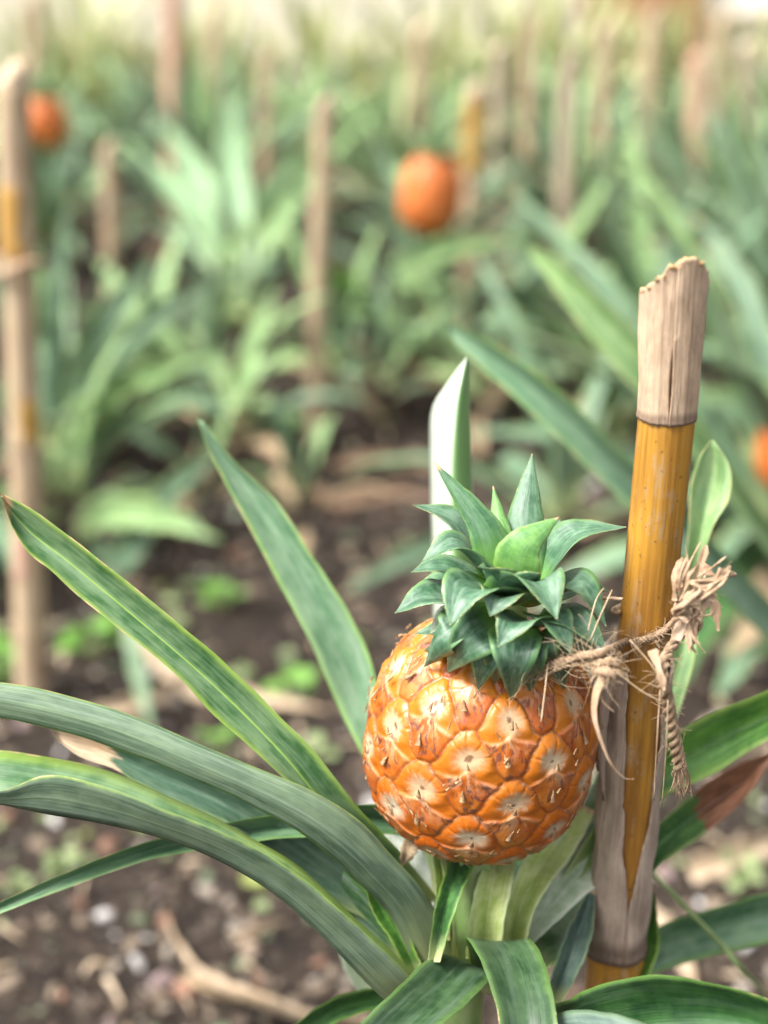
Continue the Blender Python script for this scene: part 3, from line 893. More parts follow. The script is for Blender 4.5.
hero_leaves = [
    # upper-left leaf, upper face with pale midline
    ([T3(442, 902, 432, 912, 420, 918, .715), T3(398, 850, 384, 858, 370, 864, .690), T3(350, 798, 322, 800, 303, 797, .674), T3(317, 754, 290, 762, 270, 766, .668), T3(288, 724, 264, 734, 248, 745, .666),
      T3(254, 691, 230, 700, 212, 713, .664), T3(205, 645, 187, 661, 172, 671, .661), T3(156, 605, 139, 620, 125, 633, .659), T3(117, 574, 102, 589, 88, 604, .658), T3(78, 542, 64, 558, 53, 573, .657),
      T3(39, 514, 31, 533, 27, 551, .656), T3(12, 499, 10, 510, 10, 523, .656, .004), T3(0, 493, 1, 495, 3, 498, .656, 0.001)], ['top_line', 'under'], .35, 'long striped leaf with a brown tip rim'),
    # grey-green leaf arching left, underside to the viewer
    ([T3(456, 965, 440, 985, 425, 990, .705, -.004), T3(430, 901, 410, 912, 392, 920, .682, -.0045), T3(396, 859, 377, 872, 358, 882, .668, -.0045), T3(354, 817, 338, 834, 322, 849, .657, -.0045), T3(300, 785, 288, 802, 278, 819, .650, -.0045),
      T3(210, 749, 201, 763, 193, 779, .645, -.0045), T3(112, 708, 106, 725, 100, 743, .645, -.0045), T3(0, 682, 0, 700, 0, 718, .645, -.004), T3(-90, 682, -90, 694, -90, 708, .647, -.004), T3(-190, 703, -190, 705, -190, 707, .650, -.001)],
     ['top', 'under'], .6, None),
    # folded leaf below it
    ([((432, 995, .700), (412, 1020, .690), (430, 1003, .675)), ((401, 960, .685), (375, 990, .668), (403, 969, .655)), ((350, 913, .674), (325, 938, .656), (353, 922, .640)), ((300, 867, .670), (278, 896, .648), (303, 878, .633)),
      ((255, 840, .667), (238, 870, .644), (257, 849, .630)), ((210, 815, .665), (195, 849, .641), (211, 828, .627)), ((161, 793, .663), (150, 834, .640), (161, 808, .626)), ((112, 772, .662), (98, 822, .639), (103, 786, .626)),
      ((56, 758, .660), (45, 813, .640), (46, 775, .629)), ((0, 750, .658), (0, 804, .642), (0, 791, .634)), ((-60, 752, .657), (-60, 795, .646), (-60, 787, .640)),
      ((-140, 768, .655), (-140, 770, .654), (-140, 770, .652))], ['top_line', 'under'], .06, None),
    # pale leaf showing in the gap between them
    ([T3(410, 930, 404, 936, 396, 942, .725), T3(338, 866, 328, 876, 318, 886, .722), T3(290, 836, 280, 846, 270, 858, .726), T3(250, 812, 249, 813, 248, 815, .735, .001)], ['silver', 'whitish'], .5, None),
    # teal leaf with a withered tip between them
    ([T3(405, 905, 392, 918, 378, 925, .715), T3(320, 838, 300, 856, 288, 880, .698), T3(250, 796, 228, 806, 236, 830, .692), T3(170, 758, 150, 772, 160, 796, .690),
      T3(110, 738, 104, 752, 112, 768, .690), T3(75, 730, 74, 742, 80, 757, .690, .004), T3(55, 730, 56, 735, 60, 742, .690, .001)], ['teal_dead', 'under'], .4, 'teal leaf with a tan withered tip'),
    # thin leaf running out to the lower left
    ([T3(505, 862, 504, 876, 500, 890, .728), T3(412, 812, 410, 825, 414, 839, .702), T3(340, 806, 338, 820, 345, 836, .695), T3(270, 815, 272, 827, 280, 839, .692),
      T3(200, 829, 200, 839, 206, 849, .690), T3(140, 844, 140, 852, 143, 862, .690), T3(60, 875, 60, 881, 64, 889, .690, .005), T3(0, 902, 0, 907, 2, 913, .690, .004),
      T3(-70, 938, -70, 939, -70, 940, .690, .001)], ['teal', 'under'], .4, None),
    # upright leaf at the left behind the fruit
    ([T3(425, 900, 435, 897, 445, 893, .755), T3(385, 800, 398, 790, 408, 780, .763), T3(363, 757, 374, 738, 383, 722, .770), T3(341, 712, 356, 682, 371, 660, .775),
      T3(305, 632, 324, 615, 346, 608, .775), T3(262, 552, 285, 545, 310, 552, .775), T3(229, 490, 248, 490, 278, 503, .775), T3(208, 450, 218, 450, 233, 459, .775, .005),
      T3(197, 419, 199, 420, 202, 421, .775, .001)], ['teal_light', 'under'], .45, None),
    # leaf straight behind the crown, sky sheen painted white on its left half
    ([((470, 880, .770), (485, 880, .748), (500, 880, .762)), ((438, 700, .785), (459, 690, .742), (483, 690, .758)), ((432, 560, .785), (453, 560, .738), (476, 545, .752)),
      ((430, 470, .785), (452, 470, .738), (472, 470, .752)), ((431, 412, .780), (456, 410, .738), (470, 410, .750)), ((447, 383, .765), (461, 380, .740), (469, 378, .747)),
      ((466, 357, .746), (467, 357, .745), (468, 357, .746))], ['bright', 'painted_sheen'], .25, 'upright leaf behind the crown with a white sheen painted on its left half'),
    # leaf standing behind the bamboo on its right
    ([T3(500, 950, 510, 955, 520, 960, .735), T3(600, 820, 612, 826, 622, 832, .735), T3(658, 680, 672, 682, 688, 686, .735), T3(684, 565, 696, 558, 706, 548, .735), T3(690, 492, 709, 492, 729, 498, .735),
      T3(699, 457, 714, 460, 730, 466, .735, .004), T3(711, 440, 712, 440, 714, 441, .735, .001)], ['bg_light', 'bg_light'], .5, None),
    # right leaf leaving the frame
    ([T3(560, 880, 560, 895, 555, 905, .725), T3(640, 762, 645, 785, 650, 808, .722), T3(700, 720, 706, 746, 713, 774, .720, .012), T3(768, 690, 770, 714, 771, 738, .720, .012),
      T3(850, 658, 852, 676, 852, 692, .722), T3(950, 645, 951, 647, 952, 650, .725, .001)], ['bright', 'under'], .3, None),
    # leaf with a brown withered hollow end
    ([T3(590, 920, 600, 928, 605, 937, .742), T3(648, 836, 652, 852, 656, 870, .748), T3(700, 788, 702, 810, 712, 829, .752, .012), T3(738, 764, 738, 785, 747, 797, .752, .010),
      T3(758, 757, 758, 765, 766, 769, .752, .004), T3(772, 752, 773, 755, 774, 758, .752, .001)], ['dead_end', 'whitish'], .4, 'green leaf with a brown withered hollow end'),
    # low right leaf, a little farther off
    ([T3(585, 990, 588, 1000, 592, 1010, .780), T3(650, 931, 652, 951, 658, 973, .800), T3(700, 912, 701, 932, 706, 958, .803), T3(768, 893, 768, 915, 769, 942, .803), T3(850, 882, 850, 895, 852, 915, .80),
      T3(930, 890, 931, 892, 931, 895, .80, .001)], ['teal', 'under'], .5, None),
    # big leaf across the lower right corner
    ([T3(515, 1012, 516, 1030, 518, 1050, .685), T3(558, 1003, 565, 1030, 572, 1072, .652), T3(600, 985, 612, 1020, 622, 1078, .626), T3(652, 975, 662, 1013, 672, 1078, .611, .012),
      T3(710, 983, 720, 1013, 732, 1075, .602, .012), T3(768, 999, 776, 1026, 788, 1070, .597), T3(850, 1040, 852, 1055, 855, 1075, .595), T3(910, 1085, 911, 1087, 911, 1089, .595, .001)],
     ['deep', 'under_dark'], .6, None),
    # darker leaf just below it
    ([T3(490, 1040, 492, 1055, 494, 1070, .660, -.006), T3(545, 1016, 552, 1045, 560, 1085, .636, -.008), T3(592, 1010, 602, 1045, 612, 1090, .617, -.008), T3(640, 1022, 648, 1055, 655, 1095, .604, -.008),
      T3(690, 1050, 694, 1075, 700, 1105, .597, -.006), T3(740, 1100, 741, 1102, 741, 1104, .595, -.001)], ['deep', 'under_dark'], .6, None),
    # leaf folding over towards the viewer at the bottom
    ([T3(478, 990, 498, 995, 520, 990, .712), T3(470, 957, 497, 958, 528, 952, .690), T3(466, 937, 497, 942, 531, 939, .668), T3(481, 962, 512, 965, 546, 965, .643), T3(493, 995, 523, 998, 553, 996, .625),
      T3(500, 1032, 528, 1035, 558, 1032, .613), T3(504, 1080, 528, 1085, 552, 1080, .605), T3(510, 1140, 520, 1142, 530, 1140, .60, .001)], ['dull', 'top'], .7, None),
    # leaf reaching to the lower left at the bottom
    ([T3(462, 985, 476, 985, 490, 985, .700), T3(440, 953, 466, 964, 494, 976, .677), T3(400, 985, 432, 996, 468, 1003, .652), T3(358, 1026, 396, 1032, 438, 1028, .632), T3(312, 1075, 345, 1085, 380, 1080, .615),
      T3(290, 1130, 296, 1133, 302, 1130, .605, .001)], ['dull', 'under'], .6, 'broad leaf with a brown scarred bend'),
    # narrow dark twisting blade below the fruit
    ([T3(428, 960, 433, 962, 440, 962, .668, .003), T3(435, 908, 445, 908, 456, 908, .668), T3(444, 876, 457, 876, 471, 872, .682), T3(455, 845, 466, 845, 480, 842, .697), T3(462, 815, 468, 815, 474, 814, .71, .001)],
     ['top', 'under_dark'], .5, None),
    # pale inner leaves round the stalk
    ([T3(466, 958, 482, 962, 500, 958, .690, .010), T3(470, 915, 486, 915, 506, 912, .684, .010), T3(478, 880, 494, 878, 514, 876, .688, .009), T3(492, 845, 504, 843, 518, 843, .712), T3(512, 805, 518, 803, 524, 804, .725, .002)],
     ['pale', 'pale'], .2, 'bright yellow green inner leaf'),
    ([T3(496, 962, 508, 965, 522, 958, .700, .012), T3(504, 912, 519, 914, 535, 910, .696, .012), T3(516, 874, 534, 878, 553, 880, .700, .010), T3(535, 845, 552, 850, 572, 856, .715), T3(575, 800, 585, 806, 596, 812, .73, .002)],
     ['pale', 'whitish'], .2, None),
    ([T3(436, 940, 442, 942, 450, 940, .700), T3(436, 900, 442, 898, 449, 896, .702), T3(434, 865, 440, 862, 446, 860, .708), T3(430, 835, 432, 834, 434, 833, .715, .001)], ['pale', 'pale'], .4, None),
    ([T3(452, 955, 462, 958, 476, 958, .704), T3(452, 915, 465, 915, 482, 912, .698), T3(446, 880, 462, 878, 482, 875, .702), T3(430, 835, 445, 830, 465, 830, .715), T3(410, 790, 414, 788, 420, 787, .725, .001)],
     ['pale', 'bright'], .5, 'pale yellow green inner leaf'),
    ([T3(490, 962, 502, 962, 516, 960, .712), T3(512, 918, 532, 922, 550, 928, .712), T3(528, 880, 555, 888, 580, 900, .716), T3(545, 850, 575, 862, 604, 880, .722), T3(600, 815, 615, 828, 630, 840, .73), T3(660, 770, 662, 772, 664, 774, .74, .001)],
     ['whitish', 'bright'], .5, None),
    ([T3(540, 905, 550, 910, 560, 915, .735), T3(555, 855, 572, 862, 590, 868, .738), T3(585, 800, 602, 808, 620, 818, .742), T3(610, 745, 622, 750, 635, 756, .748), T3(640, 690, 641, 690, 642, 691, .75, .001)],
     ['whitish', 'silver'], .5, None),
    ([T3(510, 968, 522, 972, 535, 975, .705), T3(540, 932, 556, 942, 572, 955, .725), T3(562, 905, 585, 918, 600, 940, .765), T3(590, 885, 615, 900, 630, 920, .80), T3(640, 880, 642, 882, 643, 884, .83, .001)],
     ['top', 'under_dark'], .5, None),
    ([T3(545, 1000, 553, 1003, 562, 1003, .700), T3(558, 955, 570, 958, 584, 960, .704), T3(572, 920, 582, 922, 594, 925, .712), T3(590, 890, 592, 890, 595, 891, .72, .001)], ['under_dark', 'under_dark'], .5, None),
    ([T3(610, 1005, 622, 1003, 636, 1000, .735), T3(628, 960, 642, 957, 658, 953, .740), T3(640, 925, 648, 921, 657, 916, .745), T3(652, 890, 653, 890, 654, 889, .75, .001)], ['bright', 'under'], .5, None),
    # mottled leaf behind the folded one at the left
    ([T3(425, 955, 415, 965, 404, 975, .706), T3(365, 890, 352, 905, 338, 922, .706), T3(312, 845, 298, 858, 285, 874, .712), T3(270, 815, 258, 824, 246, 836, .718), T3(220, 785, 219, 786, 218, 787, .725, .001)],
     ['mottled', 'whitish'], .5, 'dark mottled leaf in the shade'),
    ([T3(424, 970, 417, 973, 409, 976, .688), T3(408, 935, 400, 938, 391, 941, .686), T3(388, 905, 381, 909, 373, 913, .690), T3(366, 880, 365, 881, 364, 882, .695, .001)], ['bright', 'bright'], .5, None),
    ([T3(408, 950, 420, 950, 434, 945, .722), T3(398, 890, 412, 886, 428, 880, .725), T3(384, 830, 398, 826, 414, 822, .730), T3(374, 780, 385, 778, 396, 775, .738), T3(366, 735, 367, 735, 369, 735, .745, .001)],
     ['whitish', 'teal'], .5, None),
    ([T3(400, 1020, 412, 1030, 425, 1035, .745), T3(358, 990, 378, 1000, 398, 1012, .760), T3(340, 955, 358, 958, 376, 962, .770), T3(345, 915, 356, 912, 368, 912, .775), T3(360, 880, 361, 880, 362, 880, .78, .001)],
     ['whitish', 'whitish'], .5, None),
    ([T3(420, 930, 428, 925, 436, 922, .715), T3(408, 880, 418, 876, 430, 872, .715), T3(392, 850, 402, 844, 414, 838, .720), T3(372, 825, 374, 823, 376, 821, .725, .001)], ['silver', 'silver'], .5, None),
    # leaves that lie behind and below, closing the rosette
    ([T3(470, 980, 490, 985, 510, 980, .74), T3(490, 900, 510, 900, 530, 900, .78), T3(500, 800, 520, 800, 540, 800, .85), T3(505, 720, 525, 718, 545, 720, .90), T3(530, 660, 531, 660, 532, 660, .93, .001)], ['top', 'under'], .5, None),
    ([T3(460, 985, 450, 995, 440, 1005, .74), T3(395, 985, 385, 998, 372, 1010, .73), T3(330, 1000, 325, 1016, 318, 1034, .72), T3(270, 1050, 268, 1062, 266, 1080, .71), T3(230, 1120, 231, 1121, 232, 1122, .70, .001)], ['top', 'under'], .5, None),
]
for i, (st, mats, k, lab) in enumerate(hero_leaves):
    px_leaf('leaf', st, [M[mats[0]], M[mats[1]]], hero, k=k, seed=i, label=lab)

# withered flap hanging below the fruit
mb = MB()
center_leaf(mb, [P(420, 838, .688), P(408, 850, .682), P(402, 866, .684)], 0.009, (1, 0.2, 0.1), wprof_long, 0.5, 12, 5, 0.0012, seed=4)
mb.build('dry_scale', [M['bg_dry'], M['bg_dry']], hero)
# thin grass stalk at lower right
gs = empty('grass_stalk', G(760, 1010), 'thin bare green stalk leaning past the bamboo at lower right', 'grass stalk')
mb = MB()
tube(mb, [P(654, 874, .80), P(690, 912, .795), P(722, 945, .80), P(748, 976, .83), G(775, 1000, 0)], lambda t: 0.0011 + 0.0008 * t, 7, n=24)
mb.build('stem', M['stalk'], gs)
mb = MB()
tube(mb, [P(652, 869, .80), P(655, 876, .80)], lambda t: 0.0012, 7)
mb.build('bud', M['stalk'], gs)

# ------------------------------------------------------------------ BAMBOO STAKE
SY = 0.588
ax_top = PY(675, 262, SY); ax_node = PY(667, 414, SY); ax_mid = PY(640, 680, SY); ax_low = PY(616, 948, SY)
dirv = (ax_node - ax_low).normalized()
ground_hit = ax_low - dirv * (ax_low.z / dirv.z)
stake = empty('bamboo_stake', ground_hit, 'yellow bamboo stake with peeling grey sheath, tied to the ripe fruit in front', 'stake')


def ax_at(z):
    """stake axis at height z (slightly bowed)"""
    zs = [0, ax_low.z, ax_mid.z, ax_node.z, ax_top.z, ax_top.z + .05]
    top2 = ax_top + (ax_top - ax_node).normalized() * .05
    ps = [ground_hit, ax_low, ax_mid, ax_node, ax_top, top2]
    return Vector((np.interp(z, zs, [p.x for p in ps]), np.interp(z, zs, [p.y for p in ps]), z))


def cane_r(z):
    r = 0.0132 + 0.0012 * np.interp(z, [0, ax_low.z, ax_mid.z, ax_node.z, ax_top.z], [1.2, .6, -.9, -.8, -.6])
    for zn in (ax_low.z - .006, 0.14):
        r += 0.0011 * math.exp(-((z - zn) / 0.0035) ** 2)
    return r


def ring_shell(mb, zs, rfun, a0, a1, th, mi=0, nc=40, topf=None, wob=0.0, seed=0, rim_mi=None):
    """part of a tube wall, open between angles a1(z) and a0(z)+2pi; 0 faces the camera, angles run to the right"""
    nz = len(zs)
    V = []; UV = []
    for side in (0, 1):
        for i, z in enumerate(zs):
            lo, hi = a0(i / (nz - 1)), a1(i / (nz - 1))
            for j in range(nc):
                an = lo + (hi - lo) * j / (nc - 1)
                zz = z if topf is None else topf(z, an, i / (nz - 1))
                c = ax_at(zz)
                r = rfun(zz, an, i / (nz - 1)) - (th if side else 0)
                r += wob * noise.noise(Vector((math.sin(an) * 2, zz * 45, math.cos(an) * 2 + seed))) + wob * .7 * noise.noise(Vector((math.sin(an) * 9, zz * 8, math.cos(an) * 9 + seed)))
                V.append((c.x + r * math.sin(an), c.y - r * math.cos(an), zz))
                UV.append((an / (2 * math.pi) + .5, i / (nz - 1)))
    n0 = nz * nc
    F = []; MI = []
    for i in range(nz - 1):
        for j in range(nc - 1):
            q = (i * nc + j, i * nc + j + 1, (i + 1) * nc + j + 1, (i + 1) * nc + j)
            F.append(q); MI.append(mi)
            F.append(tuple(x + n0 for x in q[::-1])); MI.append(mi)
        for j in (0, nc - 1):
            q = (i * nc + j, (i + 1) * nc + j, (i + 1) * nc + j + n0, i * nc + j + n0)
            F.append(q if j == 0 else q[::-1]); MI.append(mi)
    for i in (0, nz - 1):
        for j in range(nc - 1):
            q = (i * nc + j, i * nc + j + n0, i * nc + j + 1 + n0, i * nc + j + 1)
            F.append(q if i == 0 else q[::-1]); MI.append(rim_mi if (rim_mi is not None and i > 0) else mi)
    mb.add(V, F, MI, UV)


# cane body
zt = ax_node.z + 0.008
mb = MB()
zz = np.linspace(-0.03, zt - 0.004, 150)
nc = 32
V = []; UV = []
for i, z in enumerate(zz):
    c = ax_at(max(z, 0))
    r = cane_r(z)
    for j in range(nc):
        an = 2 * math.pi * j / nc
        rr = r * (1 + 0.02 * noise.noise(Vector((math.cos(an) * 2, math.sin(an) * 2, z * 30))))
        if i == len(zz) - 1:
            rr *= 0.9
        V.append((c.x + rr * math.sin(an), c.y - rr * math.cos(an), z)); UV.append((j / nc, i / 149))
F = [(i * nc + j, i * nc + (j + 1) % nc, (i + 1) * nc + (j + 1) % nc, (i + 1) * nc + j) for i in range(len(zz) - 1) for j in range(nc)]
F.append(tuple(range((len(zz) - 1) * nc, len(zz) * nc)))
mb.add(V, F, [0] * (len(F) - 1) + [1], UV)
mb.build('cane', [M['cane'], M['cut']], stake)

# papery top section with its torn slanting end and a split
z0, z1 = ax_node.z - 0.001, PY(683, 249, SY).z


def top_edge(an):
    x = math.sin(an)
    fr = math.cos(an)
    prof = np.interp(x, [-1, -.75, -.35, .05, .35, .75, 1], [-.0165, -.0112, -.0046, -.0006, 0.0, -.0040, -.0120])
    return z1 + prof - 0.016 * max(0.0, min(1.0, .15 - fr)) + 0.0024 * noise.noise(Vector((an * 5, 3, 1))) + 0.0010 * noise.noise(Vector((an * 17, 1, 7))) * (1 if an < .1 else .5)


def topf(z, an, f):
    return z0 + (top_edge(an) - z0) * f


SPL = -0.12
ring_top = MB()
zs = np.linspace(z0, z1, 60)
gap = lambda f: 0.045 * max(0.0, math.sin(math.pi * min(1, max(0, (f - 0.05) / 0.45)))) ** 0.8 + 0.0015
ring_shell(ring_top, zs, lambda z, an, f: 0.0126 + 0.0016 * f + 0.0004 * math.exp(-(f / .03) ** 2) + 0.0006 * math.exp(-((an - SPL) / .12) ** 2) * (1 if f < .55 else 0), lambda f: SPL + gap(f), lambda f: SPL + 2 * math.pi - gap(f), 0.0022, 0,
           150, topf, 0.0006, 3, rim_mi=1)
ring_top.build('dry_top_sheath', [M['sheath'], M['cut']], stake)
# splinters on the torn rim
mb = MB()
r_ = random.Random(5)
for q in range(90):
    an = r_.choice([r_.uniform(-1.5, .1), r_.uniform(-1.5, 1.5)])
    c = ax_at(z1 - .01)
    z = top_edge(an) - 0.002
    r = .0142 + r_.uniform(-0.0022, 0.0004)
    p0 = Vector((c.x + r * math.sin(an), c.y - r * math.cos(an), z))
    p1 = p0 + Vector((r_.uniform(-.002, .002), r_.uniform(-.002, .001), r_.uniform(.0005, .0030)))
    tube(mb, [p0, (p0 + p1) / 2 + Vector((r_.uniform(-.0006, .0006), 0, 0)), p1], lambda t, w=r_.choice([.0002, .0003, .0005]): w * (1 - .8 * t), 5)
mb.build('splintered_rim', M['cut'], stake)

# lower sheath with its V-shaped opening
zb = PY(617, 946, SY).z; zt2 = PY(640, 642, SY).z


def open_l(f):
    w = min(1, max(0, (f - .18) / .1))
    return np.interp(f, [0, .17, .22, .45, .8, 1], [0.10, 0.10, 0.06, -0.30, -0.50, -0.60]) + w * (.10 * noise.noise(Vector((f * 9, 1, 4))) + .06 * noise.noise(Vector((f * 31, 1, 4))))


def open_r(f):
    w = min(1, max(0, (f - .18) / .1))
    return np.interp(f, [0, .17, .22, .45, .8, 1], [0.10, 0.10, 0.15, 0.55, .98, 1.2]) + w * (.10 * noise.noise(Vector((f * 9, 5, 4))) + .06 * noise.noise(Vector((f * 31, 6, 4))))


def lowtop(z, an, f):
    e = zt2 + 0.004 * noise.noise(Vector((an * 5, 2, 9))) + 0.002 * noise.noise(Vector((an * 20, 2, 9)))
    # left side is torn off lower than the right
    w = (math.sin(an) * .5 + .5)
    e -= 0.012 * (1 - w)
    # slightly wavy ring at its foot
    b = zb + 0.0016 * math.sin(an * 1.0 + .6) + 0.0009 * noise.noise(Vector((an * 6, 0, 2)))
    return b + (e - b) * f


mb = MB()
ring_shell(mb, np.linspace(zb, zt2, 70), lambda z, an, f: cane_r(z) + 0.0014 + 0.0013 * math.exp(-(f / .015) ** 2) + 0.0022 * f * (1 if math.sin(an) < 0 else .3) + 0.0006 * math.sin(f * 25 + an * 3),
           open_r, lambda f: open_l(f) + 2 * math.pi, 0.0014, 0, 110, lowtop, 0.0009, 6)
mb.build('peeling_sheath', M['sheath_low'], stake)
# loose strip of sheath standing off at the left
mb = MB()
center_leaf(mb, [PY(603, 800, SY - .012), PY(603, 740, SY - .016), PY(608, 690, SY - .018), PY(612, 655, SY - .016)], 0.0072, (1, 0.35, 0), lambda t: (0.9 - 0.35 * t) * min(1, .05 + t / .35), 0.5, 24, 5, 0.0012, wob=0.0007, seed=2)
center_leaf(mb, [PY(598, 770, SY - .006), PY(597, 720, SY - .012), PY(602, 680, SY - .014), PY(606, 668, SY - .012)], 0.0045, (1, 0.35, 0), lambda t: math.sin(math.pi * (.04 + .92 * t)) ** .6, 0.5, 16, 5, 0.0012, wob=0.0006, seed=5)
mb.build('loose_sheath_strip', [M['sheath_low'], M['sheath_low']], stake)

# ------------------------------------------------------------------ TWINE
tie = empty('twine_tie', PY(660, 640, SY - .016), 'frayed brown jute twine knotted round the bamboo and the pineapple crown', 'twine')


def rope(mb, path, r, n=70, strands=3, turns=14, sides=6, taper=0.0, fray=0.0):
    pts = crom(path, n)
    T = np.gradient(pts, axis=0); T /= np.linalg.norm(T, axis=1)[:, None] + 1e-12
    N = np.array([0.2, 0.9, 0.3]); out = []
    fr = []
    for i in range(n):
        N = N - T[i] * N.dot(T[i]); N /= np.linalg.norm(N) + 1e-12
        fr.append((N.copy(), np.cross(T[i], N)))
    for s in range(strands):
        line = []
        for i in range(n):
            t = i / (n - 1)
            a = 2 * math.pi * (turns * t + s / strands)
            rr = r * (0.55 + fray * t * 1.5) * (1 - taper * t)
            line.append(pts[i] + rr * (fr[i][0] * math.cos(a) + fr[i][1] * math.sin(a)))
        tube(mb, line, lambda t: r * 0.62 * (1 - taper * t), sides)


def fuzz(mb, path, num, ln, seed, spread=0.0015, rad=0.00011, bias=(0, 0, 0)):
    r_ = random.Random(seed)
    pts = crom(path, 60)
    for q in range(num):
        i = r_.randrange(2, 58)
        p = Vector(pts[i]); t = Vector(pts[i + 1] - pts[i - 1]).normalized()
        d = Vector((r_.gauss(0, 1), r_.gauss(0, 1), r_.gauss(0, 1)))
        d = (d - t * d.dot(t)).normalized() * r_.uniform(.4, 1.0) + t * r_.uniform(-.9, .9) + Vector(bias)
        L_ = ln * r_.uniform(.3, 1.2)
        p0 = p + d * spread * .3
        p1 = p0 + d * L_ * .5 + Vector((r_.gauss(0, 1), r_.gauss(0, 1), r_.gauss(0, 1))) * L_ * .12
        p2 = p1 + d * L_ * .4 + Vector((r_.gauss(0, 1), r_.gauss(0, 1), r_.gauss(0, 1) - .4)) * L_ * .22
        tube(mb, [p0, p1, p2], lambda t_: rad * (1.2 - .6 * t_), 4, n=6)


def wrap_pt(an, z, r=None):
    c = ax_at(z); r = r or (cane_r(z) + 0.0030)
    return Vector((c.x + r * math.sin(an), c.y - r * math.cos(an), z))


zk = PY(650, 642, SY - .015).z
# main strand: from the crown, across the front of the cane, round its back
front = [P(528, 672, .622), P(552, 664, .615), P(580, 656, .606), P(604, 652, .600)]
wrapf = [wrap_pt(-.75, zk - .002), wrap_pt(-.2, zk + .001), wrap_pt(.35, zk + .005), wrap_pt(.9, zk + .009), wrap_pt(1.5, zk + .012)]
back = [wrap_pt(2.1, zk + .010), wrap_pt(3.1, zk + .006), wrap_pt(4.1, zk + .004), wrap_pt(5.0, zk + .010)]
mb = MB()
rope(mb, front + wrapf + back, 0.0017, 150, 3, 26)
mb.build('strand', M['twine'], tie)
mb = MB()
rope(mb, [wrap_pt(-1.2, zk - .006), wrap_pt(-.7, zk - .009), P(600, 668, .605), P(585, 662, .607), P(560, 668, .613), P(535, 680, .622)], 0.0011, 70, 2, 14)
mb.build('strand', M['twine'], tie)
# knot at the right side of the cane
mb = MB()
kc = wrap_pt(1.15, zk + .006, cane_r(zk) + .006)
for q in range(5):
    r_ = random.Random(q + 40)
    ring = []
    for j in range(13):
        a = 2 * math.pi * j / 12
        ring.append(kc + Vector((math.cos(a) * .0045, math.sin(a) * .0035, math.sin(a + q) * .0055)) + Vector((r_.gauss(0, .0012), r_.gauss(0, .001), r_.gauss(0, .0015))))
    rope(mb, ring, 0.0014, 40, 2, 7)
mb.build('knot', M['twine'], tie)
# left knot beside the fruit
mb = MB()
k2 = P(606, 668, .600)
for q in range(5):
    r_ = random.Random(q + 90)
    ring = []
    for j in range(11):
        a = 2 * math.pi * j / 10
        ring.append(k2 + Vector((math.cos(a) * .0030, math.sin(a + q) * .0025, math.sin(a) * .0038)) + Vector((r_.gauss(0, .001), r_.gauss(0, .001), r_.gauss(0, .001))))
    rope(mb, ring, 0.0013, 36, 2, 6)
mb.build('knot', M['twine'], tie)
# tail pointing up and to the right
tailup = [kc, P(680, 612, .603), P(694, 598, .602), P(710, 587, .602), P(726, 577, .603)]
mb = MB()
for q in range(7):
    r_ = random.Random(q + 11)
    line = [Vector(p) + Vector((r_.gauss(0, 1), r_.gauss(0, 1), r_.gauss(0, 1))) * (.0005 + .0011 * i * .6) for i, p in enumerate(tailup)]
    tube(mb, line, lambda t: .00115 * (1 - .35 * t), 6, n=22)
mb.build('frayed_tail', M['twine'], tie)
# twisted tail hanging down
hang = [kc + Vector((-.001, -.002, -.002)), P(663, 665, .603), P(668, 700, .612), P(674, 735, .622), P(680, 768, .632)]
mb = MB()
rope(mb, hang, 0.0021, 110, 3, 5.5, 7, fray=.25)
mb.build('twisted_tail', M['twine'], tie)
mb = MB()
r_ = random.Random(3)
for q in range(26):
    p0 = P(680 + r_.gauss(0, 2.5), 764, .632)
    p1 = P(681 + r_.gauss(0, 4), 780 + r_.gauss(0, 3), .634); p2 = P(683 + r_.gauss(0, 6), 795 + r_.gauss(0, 5), .637)
    tube(mb, [p0, p1, p2], lambda t: .0005 * (1 - .6 * t), 5, n=8)
mb.build('brush_end', M['twine'], tie)
# pale ribbon of bast curling down beside the fruit
mb = MB()
center_leaf(mb, [P(604, 676, .597), P(596, 695, .594), P(595, 718, .594), P(603, 745, .597), P(612, 765, .600), P(624, 778, .604), P(634, 779, .607)], 0.0042, (1, -.2, .2), lambda t: max(.08, 1 - t ** .7 * 1.0), .35, 34, 5, .0006, wob=.0003,
            seed=8, roll=1.0)
mb.build('bast_ribbon', [M['flake'], M['flake']], tie)
mb = MB()
bobble = P(603, 669, .5955)
tube(mb, [bobble + Vector((-.003, -.002, 0)), bobble + Vector((0, -.0035, .001)), bobble + Vector((.003, -.003, -.001)), bobble + Vector((.0045, -.001, -.003))], lambda t: .0023 * math.sin(math.pi * (.15 + .7 * t)), 8, n=12)
mb.build('cut_end', M['flake'], tie)
